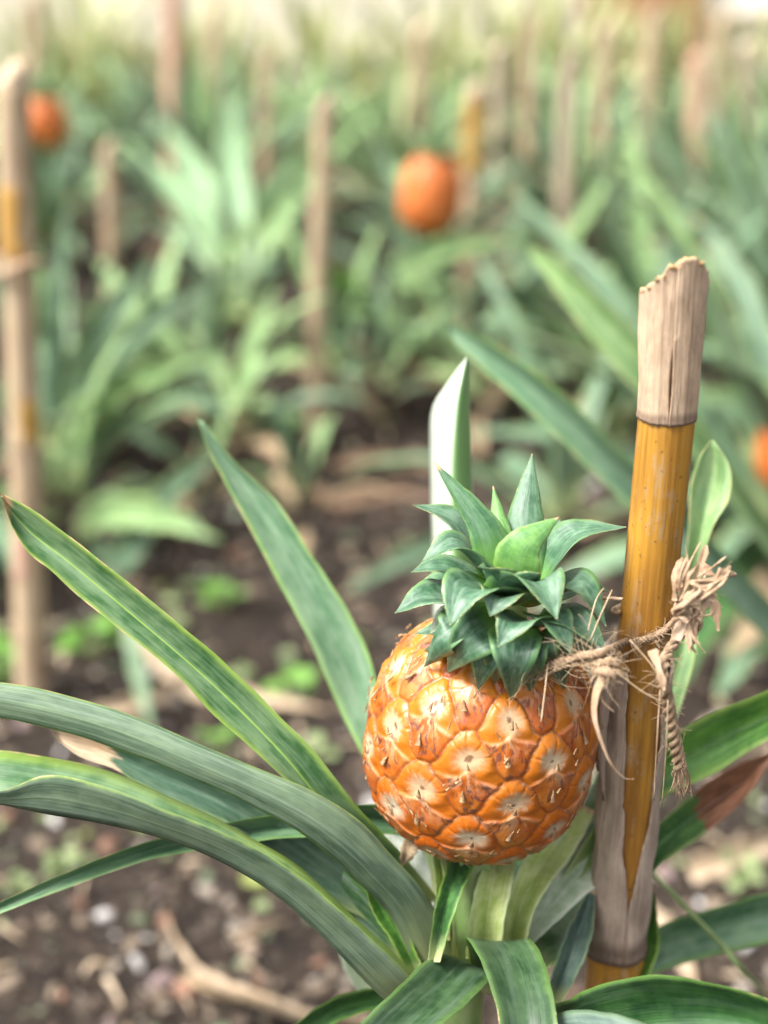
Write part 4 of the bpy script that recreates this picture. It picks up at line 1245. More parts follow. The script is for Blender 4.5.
# loose hairs
mb = MB()
fuzz(mb, front, 90, .020, 1)
fuzz(mb, [P(596, 662, .600), P(604, 672, .597), P(612, 664, .6)], 110, .014, 2)
fuzz(mb, wrapf[:5], 60, .012, 3)
fuzz(mb, hang, 140, .009, 4)
fuzz(mb, tailup, 60, .010, 5)
for (a_, b_, c_) in [((548, 663, .612), (545, 690, .606), (541, 722, .603)), ((530, 660, .615), (536, 645, .610), (560, 640, .608)), ((520, 668, .618), (524, 648, .612), (545, 641, .61)), ((600, 680, .596), (602, 700, .595), (614, 712, .597)),
                     ((588, 630, .61), (596, 600, .615), (604, 588, .62)), ((590, 640, .61), (602, 612, .61), (612, 590, .615)), ((612, 668, .598), (640, 690, .598), (662, 702, .60)), ((630, 640, .597), (655, 670, .597), (664, 696, .60)),
                     ((660, 690, .605), (657, 740, .61), (654, 800, .63)), ((668, 700, .607), (666, 750, .615), (662, 806, .64))]:
    tube(mb, [P(*a_), P(*b_), P(*c_)], .00028, 5, n=14)
mb.build('loose_fibre', M['fibre'], tie)
# second thin strand behind the crown
mb = MB()
rope(mb, [P(585, 600, .66), P(604, 598, .645), P(622, 599, .635)], .0008, 40, 2, 8)
mb.build('strand', M['twine'], tie)

# husk flakes caught in the knot at the upper right
flk = MB()
r_ = random.Random(17)
fl = [
    ([(676, 640, .604), (690, 598, .605), (702, 560, .608), (706, 545, .610)], .0052),
    ([(684, 600, .604), (697, 590, .602), (716, 584, .602)], .0042),
    ([(692, 588, .606), (694, 612, .606), (692, 640, .606), (690, 647, .606)], .0042),
    ([(710, 590, .604), (715, 608, .604), (718, 631, .605)], .0050),
    ([(698, 580, .604), (704, 600, .604), (703, 618, .604)], .0034),
    ([(668, 628, .602), (680, 618, .600), (688, 622, .600)], .0040),
    ([(703, 565, .606), (712, 575, .606), (722, 580, .606)], .0040),
    ([(652, 650, .598), (660, 672, .596), (664, 690, .597)], .0042),
    ([(688, 560, .606), (684, 580, .606), (680, 600, .606)], .0032),
]
for q in range(34):
    a0 = r_.uniform(672, 700); b0 = r_.uniform(575, 625)
    dx, dy = r_.uniform(-6, 30), r_.uniform(-45, 32)
    fl.append(([(a0, b0, .604), (a0 + dx * .5 + r_.uniform(-4, 4), b0 + dy * .5 + r_.uniform(-4, 4), .603), (a0 + dx, b0 + dy, .606 + r_.uniform(-.004, .004))], r_.choice([.0008, .0012, .0018, .0026])))
for i, (ln, w) in enumerate(fl):
    center_leaf(flk, [P(*p) for p in ln], w, (1, .3 * ((i % 3) - 1), .15), lambda t: max(.12, (.75 + .25 * math.sin(t * 9 + i)) * (1 - t ** 5 * .7)), .35, 14, 5, .0007, wob=.0006, seed=i + 20, roll=.6 * ((i % 3) - 1))
husk = flk.build('husk_flakes', [M['flake'], M['flake']], tie)
husk.name = 'husk_tuft'

# ------------------------------------------------------------------ BACKGROUND STAKES
def bg_stake(top_px, base, r, mat, label, patches=(), ztop=None, tie_at=None):
    """base: ground point; top_px: picture position of the tip or ztop its height"""
    Y = base.y
    tp = PY(top_px[0], top_px[1], Y) if ztop is None else Vector((PY(top_px[0], top_px[1], Y).x, Y, ztop))
    o = empty('support_stake', base, label, 'stake', 'stakes among the pineapple rows')
    n = 40
    mb = MB()
    rs = random.Random(int(top_px[0]))
    ph = rs.random() * .2
    L_ = (tp - base).length
    nodes = np.arange(ph, L_, 0.19 + rs.random() * .06)

    def rad(t):
        z = t * L_
        v = r * (1.06 - .1 * t)
        for q in nodes:
            v += r * .10 * math.exp(-((z - q) / .006) ** 2)
        return v
    bend = Vector((rs.uniform(-.006, .006), 0, 0))
    tube(mb, [base + Vector((0, 0, -.02)), base.lerp(tp, .5) + bend, tp], rad, 14, n=60)
    mb.build('cane', mat, o)
    # slanting torn tip
    mb = MB()
    V = []; F = []
    nn = 16
    sl_ = rs.uniform(-.6, .6)
    for lv in range(3):
        for j in range(nn):
            a = 2 * math.pi * j / nn
            rr_ = r * (.97, 1.0, .72)[lv]
            zz_ = (-.003, .004, .012)[lv] + (r * .9 * math.sin(a + sl_) * (0, .6, .7)[lv]) + (0, .002, .003)[lv] * math.sin(a * 5 + sl_)
            V.append((tp.x + rr_ * math.sin(a), tp.y - rr_ * math.cos(a), tp.z + zz_))
    for lv in range(2):
        for j in range(nn):
            F.append((lv * nn + j, lv * nn + (j + 1) % nn, (lv + 1) * nn + (j + 1) % nn, (lv + 1) * nn + j))
    F.append(tuple(range(2 * nn, 3 * nn)))
    mb.add(V, F)
    mb.build('torn_tip', mat, o)
    for (f0, f1, c0, c1, m_) in patches:
        # peeled strip: part of the wall between two angles, with ragged ends
        mb = MB()
        V = []; F = []; nz_, na = 14, 12
        for i in range(nz_):
            for j in range(na):
                fr_ = i / (nz_ - 1)
                a = c0 + (c1 - c0) * j / (na - 1) + .25 * noise.noise(Vector((fr_ * 4, f0 * 9, 1)))
                f = f0 + (f1 - f0) * fr_ + .018 * noise.noise(Vector((a * 4, fr_ * 2, f0 * 7)))
                c = base.lerp(tp, f) + bend * (1 - abs(2 * f - 1))
                edge = min(i, nz_ - 1 - i, j, na - 1 - j)
                q = r * (1.06 - .1 * f) * 1.0 + (.0012 if edge > 0 else -.0015)
                V.append((c.x + q * math.sin(a), c.y - q * math.cos(a), c.z))
        for i in range(nz_ - 1):
            for j in range(na - 1):
                F.append((i * na + j, i * na + j + 1, (i + 1) * na + j + 1, (i + 1) * na + j))
        mb.add(V, F)
        mb.build('bare_patch', m_, o)
    if tie_at is not None:
        f, w = tie_at
        c = base.lerp(tp, f)
        mb = MB()
        loop = [c + Vector((math.sin(a) * r * 1.5, -math.cos(a) * r * 1.5, .006 * math.sin(a * 2))) for a in np.linspace(0, 2 * math.pi, 14)]
        tube(mb, loop, .004, 7, n=40)
        tube(mb, [c + Vector((-r * 1.3, -.006, 0)), c + Vector((-r * 3, -.01, .006)), c + Vector((-r * 5.5, 0, -.004))], .004, 7, n=12)
        mb.build('tie', M['flake'], o)
    return o


bg_stake((12, 80), G(30, 690), .0172, M['cane_pale'], 'tall weathered cane stake at the left edge with yellow bare bands', [(.745, .86, -1.5, .5, M['cane_orange']), (.45, .53, -.1, 1.4, M['cane_orange']), (.22, .30, -.9, .2, M['cane_pink'])], tie_at=(.735, 1))
bg_stake((325, 106), G(316, 440), .0150, M['cane_pale'], 'pale cane stake standing right of the big fanned plant')
bg_stake((172, -40), Vector((G(172, 255).x, G(172, 255).y, 0)), .022, M['cane_pink'], 'tall pinkish cane stake rising before the pale wall behind the big fanned plant')
bg_stake((474, 92), G(462, 345), .019, M['cane_bg'], 'cane stake with an orange upper end beside the distant orange fruit', [(.70, .985, -1.5, 1.5, M['cane_orange'])])
bg_stake((570, 62), G(566, 285), .021, M['cane_grey'], 'greyish cane stake right of the orange topped one')
bg_stake((530, 22), G(524, 215), .022, M['cane_pale'], 'thin far cane stake between the yellow green clumps')
bg_stake((655, 14), G(642, 205), .024, M['cane_pale'], 'far cane stake in front of the brown door')
bg_stake((697, 58), G(690, 245), .022, M['cane_pink'], 'short reddish cane stake right of the brown door')
bg_stake((268, 58), G(266, 235), .022, M['cane_pale'], 'far cane stake just right of the fanned plant tips')
bg_stake((108, 150), G(112, 370), .016, M['cane_bg'], 'dull grey cane stake half hidden behind the left plants')
bg_stake((34, 0), G(36, 205), .024, M['cane_pale'], 'far pale stake above the left weathered stake')
bg_stake((747, 48), G(744, 230), .022, M['cane_grey'], 'far grey stake near the white pane at right')
bg_stake((215, 10), G(212, 200), .022, M['cane_pale'], 'far stake right of the pinkish cane')
bg_stake((605, 30), G(600, 230), .022, M['cane_pale'], 'far stake just left of the brown door')
bg_stake((722, 20), G(716, 200), .022, M['cane_pale'], 'far stake right of the short reddish cane stake')
bg_stake((500, 50), G(497, 250), .020, M['cane_grey'], 'far grey stake just right of the orange topped stake')
bg_stake((420, 30), G(420, 205), .022, M['cane_pale'], 'far pale stake above the distant orange fruit')

# ------------------------------------------------------------------ BACKGROUND PLANTS
def grow(base, n, L, W, seed, upright=0.0, spread=1.0, nseg=14, ncr=5, jit=.35, skip=None):
    """leaf outlines of one rosette: list of MB, inner leaves first"""
    r_ = random.Random(seed)
    out = []
    for i in range(n):
        f = (i + .5) / n
        az = i * 2.39996 + r_.uniform(-.35, .35) + seed
        el = math.radians(84 - (66 - upright * 34) * f ** .9 + r_.uniform(-9, 9))
        ln = L * (0.62 + .5 * math.sin(math.pi * min(1, .25 + f * .75))) * r_.uniform(.8, 1.12)
        droop = (.25 + 1.35 * f * spread) * (1 - .55 * upright) * r_.uniform(.6, 1.35)
        w = W * r_.uniform(.8, 1.15)
        pos = Vector((math.cos(az) * .015 * (1 + f), math.sin(az) * .015 * (1 + f), .03 + .07 * (1 - f)))
        line = [base + pos]
        steps = 9
        sway = r_.uniform(-.5, .5)
        for s in range(steps):
            t = (s + 1) / steps
            e = el - droop * t ** 1.6
            a = az + sway * t * t
            pos = pos + Vector((math.cos(a) * math.cos(e), math.sin(a) * math.cos(e), math.sin(e))) * (ln / steps)
            if pos.z < .012:
                pos.z = .012
            line.append(base + pos)
        mb = MB()
        center_leaf(mb, line, w, (-math.sin(az), math.cos(az), 0), wprof_long, r_.uniform(.25, .5), nseg, ncr, .0018, .6, .0018, seed + i, r_.uniform(-.6, .6))
        out.append(mb)
    return out


def plant(base, n, L, W, seed, label, group=None, upright=0.0, spread=1.0, mats=('bg', 'bg_under'), dry=2, fruit_z=None, light=.3, name='pineapple_plant'):
    o = empty(name, base, label, 'pineapple plant', group)
    r_ = random.Random(seed * 3 + 1)
    for i, mb in enumerate(grow(base, n, L, W, seed, upright, spread, 18, 7)):
        mm = [M[mats[0]], M[mats[1]]]
        if i >= n - dry:
            mm = [M['bg_dry'], M['bg_dry']]
        elif r_.random() < light:
            mm = [M['bg_light'], M['bg_under']]
        mb.build('leaf', mm, o)
    return o


def add_fruit(o, base, top, a, b, seed, crown=True, lean=(0, 0, 1)):
    """fruit on its stalk for a plant in the rows; top = centre of the fruit"""
    f = make_fruit('fruit', top, Vector(lean), a, b, 96, 64, o, [M['bg_fruit'], M['bract']], seed=seed, bracts=False, amp=1.6)
    mb = MB()
    tube(mb, [base, base.lerp(top, .6), top - Vector(lean).normalized() * b * .8], .011, 10, n=12)
    mb.build('stalk', M['stalk'], o)
    if crown:
        mb = MB()
        r_ = random.Random(seed)
        c0 = top + Vector(lean).normalized() * b * .9
        for i in range(16):
            az = i * 2.4; ff_ = i / 16
            el = math.radians(80 - 70 * ff_)
            d = Vector((math.cos(az) * math.cos(el), math.sin(az) * math.cos(el), math.sin(el)))
            p0 = c0 + d * .008
            center_leaf(mb, [p0, p0 + d * .04, p0 + d * .075 - Vector((0, 0, .012 * ff_))], .020, (-math.sin(az), math.cos(az), 0), wprof_crown, .3, 10, 5, .0014, seed=i)
        mb.build('crown', [M['bg_light'], M['bg_under']], f)
    return f


# nearer plants, each with its own leaves
fan = plant(G(236, 352), 12, .24, .040, 11, 'big plant fanning tall leaves upwards in the middle distance at left', upright=.3, light=.0)
spr = plant(G(60, 455), 16, .33, .042, 12, 'sprawling blue green plant just right of the left weathered stake', spread=.9)
plant(G(150, 418), 13, .25, .038, 131, 'leafy plant leaning over soil between the sprawling plant and the pale cane stake', spread=.9, light=.4)
plant(G(-70, 560), 18, .36, .044, 27, 'dark plant cut off by the left edge behind the weathered stake', spread=.9, light=.1)
lev = plant(G(415, 335), 22, .38, .046, 14, 'plant with long level leaves below the distant orange fruit', spread=.8)
neigh = plant(G(785, 590), 26, .54, .060, 35, 'large leafy plant behind the bamboo at the right edge', spread=.9, light=.2)
beh = plant(G(640, 415), 22, .42, .046, 16, 'blue green plant directly behind the top of the yellow bamboo', spread=1.0)
plant(G(520, 390), 14, .33, .040, 17, 'smaller plant with pale arching leaves left of the bamboo top', spread=1.3, light=.6)
plant(G(850, 470), 22, .46, .052, 18, 'plant right of the bamboo with leaves entering from the right edge', spread=1.0)
fr3 = plant(G(800, 520), 10, .34, .045, 19, 'plant at the right edge holding a half hidden orange fruit', spread=1.2)
add_fruit(fr3, G(800, 520), P(797, 450, 1.75), .046, .052, 7)
fr1 = plant(G(436, 285), 16, .34, .042, 20, 'plant carrying the distant orange fruit beside the orange topped stake', spread=1.0)
add_fruit(fr1, G(436, 285), P(431, 194, 2.62), .055, .070, 5, lean=(.12, 0, 1))
fr2 = plant(G(48, 225), 14, .30, .040, 21, 'far plant with a small orange fruit showing right of the left stake', spread=1.3)
add_fruit(fr2, G(48, 215), P(45, 122, 3.45), .052, .060, 6)

# long leaves of the right-hand neighbour that reach into view
for st, mats in [
    ([T3(800, 632, 805, 655, 810, 680, 1.15, .012), T3(715, 543, 718, 568, 720, 596, 1.03, .012), T3(634, 464, 632, 484, 628, 507, .98, .012), T3(562, 393, 559, 414, 556, 436, .96, .012), T3(502, 349, 499, 365, 498, 383, .96, .010),
      T3(465, 330, 463, 338, 462, 350, .965, .005), T3(446, 325, 447, 328, 449, 332, .97, .001)], ['teal_light', 'teal']),
    ([T3(820, 595, 822, 612, 826, 632, 1.30, .015), T3(737, 474, 738, 494, 740, 516, 1.20, .015), T3(654, 353, 650, 377, 646, 402, 1.15, .015), T3(592, 288, 588, 309, 584, 330, 1.14, .013), T3(548, 254, 546, 264, 545, 276, 1.145, .006), T3(526, 245, 527, 249, 529, 253, 1.15, .001)], ['bg_light', 'teal']),
]:
    px_leaf('leaf', st, [M[mats[0]], M[mats[1]]], neigh, k=.4)
# a pale withered leaf and low leaves of the small plant left of the bamboo
low = plant(G(560, 560), 9, .32, .040, 44, 'low young plant on the bare soil behind the pineapple crown', spread=1.4, dry=1)
mb = MB()
low2 = plant(G(75, 545), 7, .28, .045, 51, 'low plant with a pale level leaf above the sharp striped leaf', spread=1.5, light=.9, dry=0)


def row_leaf(parent, pts, wpx, mat='bg', seed=0, fold=.3):
    """leaf of a plant in the rows that the photograph shows clearly: centre line, broad side to the viewer"""
    ln = [P(*p) for p in pts]
    d = sum(p[2] for p in pts) / len(pts)
    side = (ln[-1] - ln[0]).cross((ln[0] + ln[-1]) / 2 - CAMPOS).normalized() + Vector((0, .35, 0))
    mb = MB()
    center_leaf(mb, ln, wpx * d / FPX * 1.08, side, wprof_long, fold, 26, 7, .002, .6, .0016, seed, .5)
    return mb.build('leaf', [M[mat], M[mat]], parent)


for i, (tx, ty, mx, my, m_, w_) in enumerate([(140, 153, 184, 202, 'fan', 27), (162, 118, 198, 182, 'fan', 27), (229, 83, 231, 165, 'fan', 31), (298, 148, 266, 202, 'fan', 27), (394, 86, 312, 168, 'bg_light', 25),
                                             (318, 163, 278, 214, 'bright', 27), (152, 225, 190, 240, 'bg', 25), (345, 215, 290, 240, 'bg', 25)]):
    row_leaf(fan, [(240, 330, 2.82), (236 + (mx - 236) * .12, 268, 2.80), (mx, my, 2.90), (tx, ty, 3.06)], w_ * 1.2, m_, i, .45)
row_leaf(fan, [(250, 335, 2.9), (262, 285, 2.8), (275, 262, 2.7), (250, 285, 2.6)], 24, 'bg', 12)
for i, (pts, w_, m_) in enumerate([
    ([(62, 450, 2.2), (85, 380, 2.15), (112, 310, 2.1), (160, 252, 2.1)], 30, 'bg'),
    ([(64, 450, 2.2), (100, 370, 2.1), (165, 310, 2.05), (250, 258, 2.0)], 24, 'bg'),
    ([(66, 455, 2.2), (100, 400, 2.1), (165, 368, 2.0), (243, 345, 1.95)], 27, 'bg_light'),
    ([(52, 480, 2.2), (72, 438, 2.1), (102, 405, 2.05), (142, 380, 2.0)], 32, 'bg_light'),
    ([(50, 450, 2.2), (48, 380, 2.15), (52, 300, 2.1), (70, 190, 2.1)], 24, 'bg'),
    ([(70, 455, 2.2), (130, 420, 2.1), (190, 395, 2.0), (240, 420, 1.95)], 26, 'bg'),
]):
    row_leaf(spr, pts, w_, m_, i + 30)
row_leaf(low2, [(75, 535, 2.1), (105, 512, 2.0), (160, 515, 1.9), (222, 540, 1.85)], 34, 'bg_light', 50)
row_leaf(low2, [(78, 540, 2.1), (120, 560, 2.0), (180, 480, 1.95), (235, 445, 1.9)], 26, 'bg', 51)
row_leaf(low, [(560, 553, 2.0), (470, 535, 1.9), (400, 560, 1.85), (338, 597, 1.82)], 22, 'bg', 52)
row_leaf(lev, [(412, 325, 2.75), (398, 278, 2.7), (450, 248, 2.6), (545, 236, 2.5)], 26, 'bg_light', 53)
row_leaf(lev, [(405, 325, 2.75), (375, 318, 2.7), (340, 280, 2.6), (292, 258, 2.55)], 26, 'bright', 54)
row_leaf(beh, [(625, 440, 2.4), (592, 370, 2.3), (550, 325, 2.25), (495, 318, 2.2)], 30, 'bg_light', 55)
row_leaf(beh, [(640, 410, 2.4), (560, 330, 2.3), (505, 290, 2.2), (470, 300, 2.1)], 24, 'bg', 56)
row_leaf(neigh, [(780, 585, 1.9), (740, 520, 1.8), (700, 470, 1.75), (650, 455, 1.7)], 34, 'bg', 57)
row_leaf(neigh, [(780, 585, 1.9), (735, 590, 1.8), (700, 630, 1.75), (680, 690, 1.7)], 38, 'top', 58)
row_leaf(neigh, [(780, 585, 1.9), (750, 560, 1.8), (715, 560, 1.7), (690, 600, 1.65)], 38, 'top', 59)
row_leaf(neigh, [(790, 590, 1.9), (775, 610, 1.8), (745, 650, 1.7), (715, 705, 1.6)], 40, 'bg', 60)

# rows farther back: five shapes, copied with their parts
sight = []
for (fx_, fy_, yy_) in ((42, 124, 3.25), (431, 194, 2.55), (236, 180, 2.7)):
    q_ = PY(fx_, fy_, yy_)
    sight += [(q_.x * f_, q_.y * f_) for f_ in ((.80, .88, .95, 1.0) if fx_ != 236 else (.85, .95, 1.03, 1.1, 1.16))]
protos = []
for q in range(9):
    b0 = Vector((0, 0, 0))
    up = (.1, .35, .0, .6, .25, .15, .3, .5, .2)[q]
    mats = [M['bg'], M['bg_under'], M['bg_light'], M['bg_dry']] if q < 6 else [M['bg_light'], M['bg_under'], M['bg_yellow'], M['bg_dry']]
    rr = random.Random(q + 77)
    mb = MB()
    k = 0
    for j, lm in enumerate(grow(b0, 26, .42, .040, 60 + q, up, 1.0, 12, 5)):
        lm.m = [(2 if (rr.random() < .35) else 0) if x == 0 else 1 for x in lm.m] if j < 23 else [3] * len(lm.m)
        c = 2 if rr.random() < .35 else 0
        lm.m = ([c if x in (0, 2) else 1 for x in lm.m] if j < 23 else lm.m)
        mb.add(lm.v, lm.f, lm.m, lm.uv)
    o = mb.build('pineapple_plant', mats)
    protos.append(o)
row_label = 'blurred blue green pineapple plant in the far rows before the wall'
row_label2 = 'blurred yellowish green plant in the last rows before the pale wall'
used = [False] * len(protos)
rr = random.Random(99)
spots = []
for ri, Y in enumerate(np.arange(2.75, 5.75, .46)):
    half = Y * .36 + .5
    x = -half + (ri % 2) * .22
    while x < half:
        spots.append((x + rr.uniform(-.09, .09), Y + rr.uniform(-.10, .10)))
        x += .46 + rr.uniform(-.05, .05)
near_taken = [(p.x, p.y) for p in (G(236, 352), G(165, 412), G(415, 335), G(436, 285), G(48, 215))]
cnt = 0
for (x, y) in spots:
    if any((x - a) ** 2 + (y - b) ** 2 < .40 ** 2 for a, b in near_taken) or any((x - a) ** 2 + (y - b) ** 2 < .27 ** 2 for a, b in sight):
        continue
    q = cnt % 6 if (y < 3.9 or rr.random() < .15) else 6 + cnt % 3
    o = protos[q] if not used[q] else protos[q].copy()
    if used[q]:
        COL.objects.link(o)
    used[q] = True
    o.location = (x, y, 0)
    o.rotation_euler = (rr.uniform(-.08, .08), rr.uniform(-.08, .08), rr.uniform(0, 6.28))
    s = rr.uniform(.9, 1.2)
    o.scale = (s, s, s * (1.0 - .16 * (y - 2.7)))
    tag(o, row_label if q < 6 else row_label2, 'pineapple plant', 'pineapple plants in the far rows' if q < 6 else 'yellowish plants in the last rows')
    cnt += 1

# yellow-green clumps near the wall
yl = 'yellow green leafy clump at the foot of the far wall'
for i, (px, py, s) in enumerate([(70, 60, 1.0), (120, 70, .9), (420, 62, .9), (470, 72, .8), (545, 60, 1.0), (600, 64, .9), (30, 40, .9), (250, 58, .7), (355, 55, .7), (90, 40, 1.3), (440, 40, 1.3), (580, 45, 1.2), (200, 45, 1.1), (320, 42, 1.2), (510, 42, 1.2), (660, 55, 1.1), (735, 50, 1.1)]):
    rr2 = random.Random(i + 300)
    d = 5.2 + rr2.random() * .5
    c = PY(px, py, d)
    base = Vector((c.x, d, 0))
    mb = MB()
    for lm in grow(base, 26, .42 * s, .04, 210 + i, .55, 1.0, 9, 5):
        mb.add(lm.v, lm.f, lm.m, lm.uv)
    o = mb.build('leafy_clump', [M['bg_yellow'], M['bg_yellow']], None, loc=base)
    tag(o, yl, 'plant', 'yellow green clumps by the wall')

# ------------------------------------------------------------------ GROUND
def gz(x, y):
    p = Vector((x, y, 0))
    f = 1.0 if y < 7 else .4
    return f * (.018 * noise.noise(p * 2.1) + .012 * noise.noise(p * 7) + .010 * noise.noise(p * 19) + .008 * abs(noise.noise(p * 42))) - .018


xs = np.concatenate([np.linspace(-60, -3.2, 12)[:-1], np.arange(-3.2, -.9, .05), np.arange(-.9, .9, .014), np.arange(.9, 3.2, .05), np.linspace(3.2, 60, 12)])
ys = np.concatenate([np.linspace(-40, .3, 8)[:-1], np.arange(.3, 2.4, .014), np.arange(2.4, 6.5, .05), np.linspace(6.5, 80, 14)])
V = [(x, y, gz(x, y)) for y in ys for x in xs]
nx = len(xs)
F = [(j * nx + i, j * nx + i + 1, (j + 1) * nx + i + 1, (j + 1) * nx + i) for j in range(len(ys) - 1) for i in range(nx - 1)]
mb = MB(); mb.add(V, F, 0)
g = mb.build('ground', M['soil'])
g['kind'] = 'structure'

# clods, pebbles and crumbs of litter
ICO_V = []
ph = (1 + 5 ** .5) / 2
for a, b in ((1, ph), (-1, ph), (1, -ph), (-1, -ph)):
    ICO_V += [(0, a, b), (a, b, 0), (b, 0, a)]
ICO_V = np.array(ICO_V, float); ICO_V /= np.linalg.norm(ICO_V[0])
ICO_F = []
for i in range(12):
    for j in range(i + 1, 12):
        for k in range(j + 1, 12):
            dd = [np.linalg.norm(ICO_V[p] - ICO_V[q]) for p, q in ((i, j), (j, k), (i, k))]
            if max(dd) < 1.1:
                n_ = np.cross(ICO_V[j] - ICO_V[i], ICO_V[k] - ICO_V[i])
                ICO_F.append((i, j, k) if n_.dot(ICO_V[i]) > 0 else (i, k, j))
mb = MB(); tone = []
rp = random.Random(21)
for q in range(15500):
    y = .62 + 2.6 * rp.random() ** 1.5
    x = rp.uniform(-1, 1) * (.36 * y + .30)
    s = .0022 + .0085 * rp.random() ** 2.6
    if rp.random() < .012:
        s *= 1.8
    M3 = np.array(Matrix.Rotation(rp.uniform(0, 6.28), 3, 'Z') @ Matrix.Rotation(rp.uniform(0, 3), 3, 'X'))
    v = ICO_V * (1 + np.array([rp.uniform(-.28, .28) for _ in range(12)]))[:, None] * np.array([s * rp.uniform(.8, 1.6), s, s * rp.uniform(.35, .8)])
    v = v.dot(M3.T) + np.array([x, y, gz(x, y) + s * .25])
    mb.add(v.tolist(), ICO_F, 0)
    tone += [rp.random()] * 12
gr = mb.build('gravel', M['gravel'], attrs={'tone': tone}, smooth=False)
gr['kind'] = 'stuff'; gr['label'] = 'clods, pebbles and crumbs on the dark soil'

# tiny straw pieces
mb = MB()
for q in range(330):
    y = .7 + 2.6 * rp.random() ** 1.3
    x = rp.uniform(-1, 1) * (.36 * y + .15)
    a = rp.uniform(0, 6.28); L_ = rp.uniform(.010, .045)
    d = Vector((math.cos(a), math.sin(a), 0)) * L_
    p = Vector((x, y, gz(x, y) + .006))
    p2 = p + d; p2.z = gz(p2.x, p2.y) + .006
    pm = (p + p2) / 2 + Vector((rp.uniform(-.006, .006), rp.uniform(-.006, .006), rp.uniform(.002, .012)))
    center_leaf(mb, [p, pm, p2], rp.uniform(.0025, .007), (-d.y, d.x, 0), lambda t: .5 + .5 * math.sin(math.pi * t), .3, 6, 3, .001, seed=q)
lt = mb.build('litter', [M['straw'], M['straw']])
lt['kind'] = 'stuff'; lt['label'] = 'straw coloured scraps of dry leaf scattered on soil'

# dry leaves one can single out
def dry_leaf(pts, w, label, seed, mat='straw', z=.008):
    ln = []
    for (px, py, h) in pts:
        p = G(px, py, h + z)
        p.z += gz(p.x, p.y)
        ln.append(p)
    mb = MB()
    d = ln[-1] - ln[0]
    center_leaf(mb, ln, w, (-d.y, d.x, .2), wprof_long, .4, 40, 7, .0016, seed=seed, wob=.0016, roll=.5)
    o = mb.build('dry_leaf', [M[mat], M[mat]], None, loc=Vector((ln[0].x, ln[0].y, 0)))
    tag(o, label, 'dry leaf')


dry_leaf([(365, 1000, .012), (310, 1004, .012), (250, 992, .02), (205, 965, .02), (178, 930, .014), (163, 898, .005)], .034, 'curved tan dry leaf lying on soil at the lower left', 1)
dry_leaf([(255, 992, .004), (225, 985, .004), (195, 970, .004), (178, 960, .002)], .018, 'short reddish dry scrap under the curved tan leaf', 2, 'bg_dry')
dry_leaf([(120, 600, .01), (180, 660, .015), (240, 680, .01), (330, 700, .004)], .03, 'long straw leaf on soil crossing behind the striped leaf', 3)
dry_leaf([(330, 452, .01), (380, 448, .02), (440, 455, .01), (480, 470, .005)], .022, 'brown dry leaf on soil below the pale cane stake', 4, 'dead')
dry_leaf([(380, 370, .02), (410, 355, .06), (440, 345, .08), (470, 340, .05)], .05, 'curled brown dead leaf under the plant with level leaves', 5, 'dead')
dry_leaf([(690, 862, .005), (720, 850, .01), (768, 838, .01), (820, 830, .005)], .03, 'straw leaf on soil by the right edge below the withered leaf', 6)
dry_leaf([(640, 900, .005), (665, 915, .01), (690, 950, .01), (700, 980, .005)], .028, 'tan dry leaf on soil between the bamboo and low right leaf', 7)
dry_leaf([(60, 720, .005), (110, 700, .012), (170, 672, .012), (210, 640, .005)], .022, 'thin straw strip on soil right of the weathered stake foot', 8)
dry_leaf([(300, 470, .01), (340, 480, .02), (400, 476, .02), (440, 490, .01)], .018, 'pinkish dry leaf flat on soil left of the painted-sheen leaf', 9, 'dead')
dry_leaf([(232, 925, .004), (262, 916, .006), (292, 912, .004)], .012, 'pale straw chip on soil above the curved tan leaf', 10)
dry_leaf([(128, 600, .11), (138, 645, .07), (148, 690, .03), (155, 730, .005)], .028, 'bluish grey limp leaf drooping to soil above the striped leaf', 11, 'bg_under')

for i, (px, py, n_, L_, w_, lab) in enumerate([
    (340, 400, 12, .26, .034, 'dark low plant with short leaves right behind the foot of the pale cane stake'),
    (210, 440, 12, .26, .034, 'dark low plant with short leaves left of the pale cane stake foot'),
    (470, 430, 11, .24, .034, 'low plant with short leaves just right of the painted-sheen leaf tip'),
    (235, 468, 9, .20, .030, 'small low plant on soil between the striped leaf tips and the fanned plant'),
    (380, 420, 9, .20, .028, 'small low plant on soil right of the pale cane stake'),
    (300, 545, 7, .14, .022, 'tiny low plant on bare soil left of the painted-sheen leaf'),
    (420, 395, 8, .20, .030, 'small spiky plant above the tip of the painted-sheen leaf'),
    (205, 520, 7, .15, .022, 'tiny spiky plant on soil beside the pale level leaf'),
]):
    plant(G(px, py), n_, L_, w_, 400 + i, lab, spread=1.2, light=.5, dry=3)


# weeds
def weed(px, py, s, n, label, seed, mat='weed'):
    b = G(px, py); b.z = gz(b.x, b.y)
    r_ = random.Random(seed)
    o = empty('weed', b, label, 'weed')
    for i in range(n):
        az = i * 2.4 + r_.random()
        el = math.radians(r_.uniform(10, 60))
        L_ = s * r_.uniform(.6, 1.1)
        d = Vector((math.cos(az) * math.cos(el), math.sin(az) * math.cos(el), math.sin(el)))
        st = b + d * L_ * .45 + Vector((0, 0, s * .25))
        mb = MB()
        tip = st + d * L_ * .6 - Vector((0, 0, s * .12))
        center_leaf(mb, [st, (st + tip) / 2 + Vector((0, 0, s * .06)), tip], s * .55, (-math.sin(az), math.cos(az), 0), lambda t: max(.05, math.sin(math.pi * (.12 + .86 * t)) ** .7), .2, 10, 5, .0008, wob=.001, seed=i)
        lf = mb.build('leaf', [M[mat], M[mat]], o)
        mb = MB()
        tube(mb, [b, b + d * L_ * .2 + Vector((0, 0, s * .18)), st], .0009, 5, n=6)
        mb.build('petiole', M['stalk'], lf)


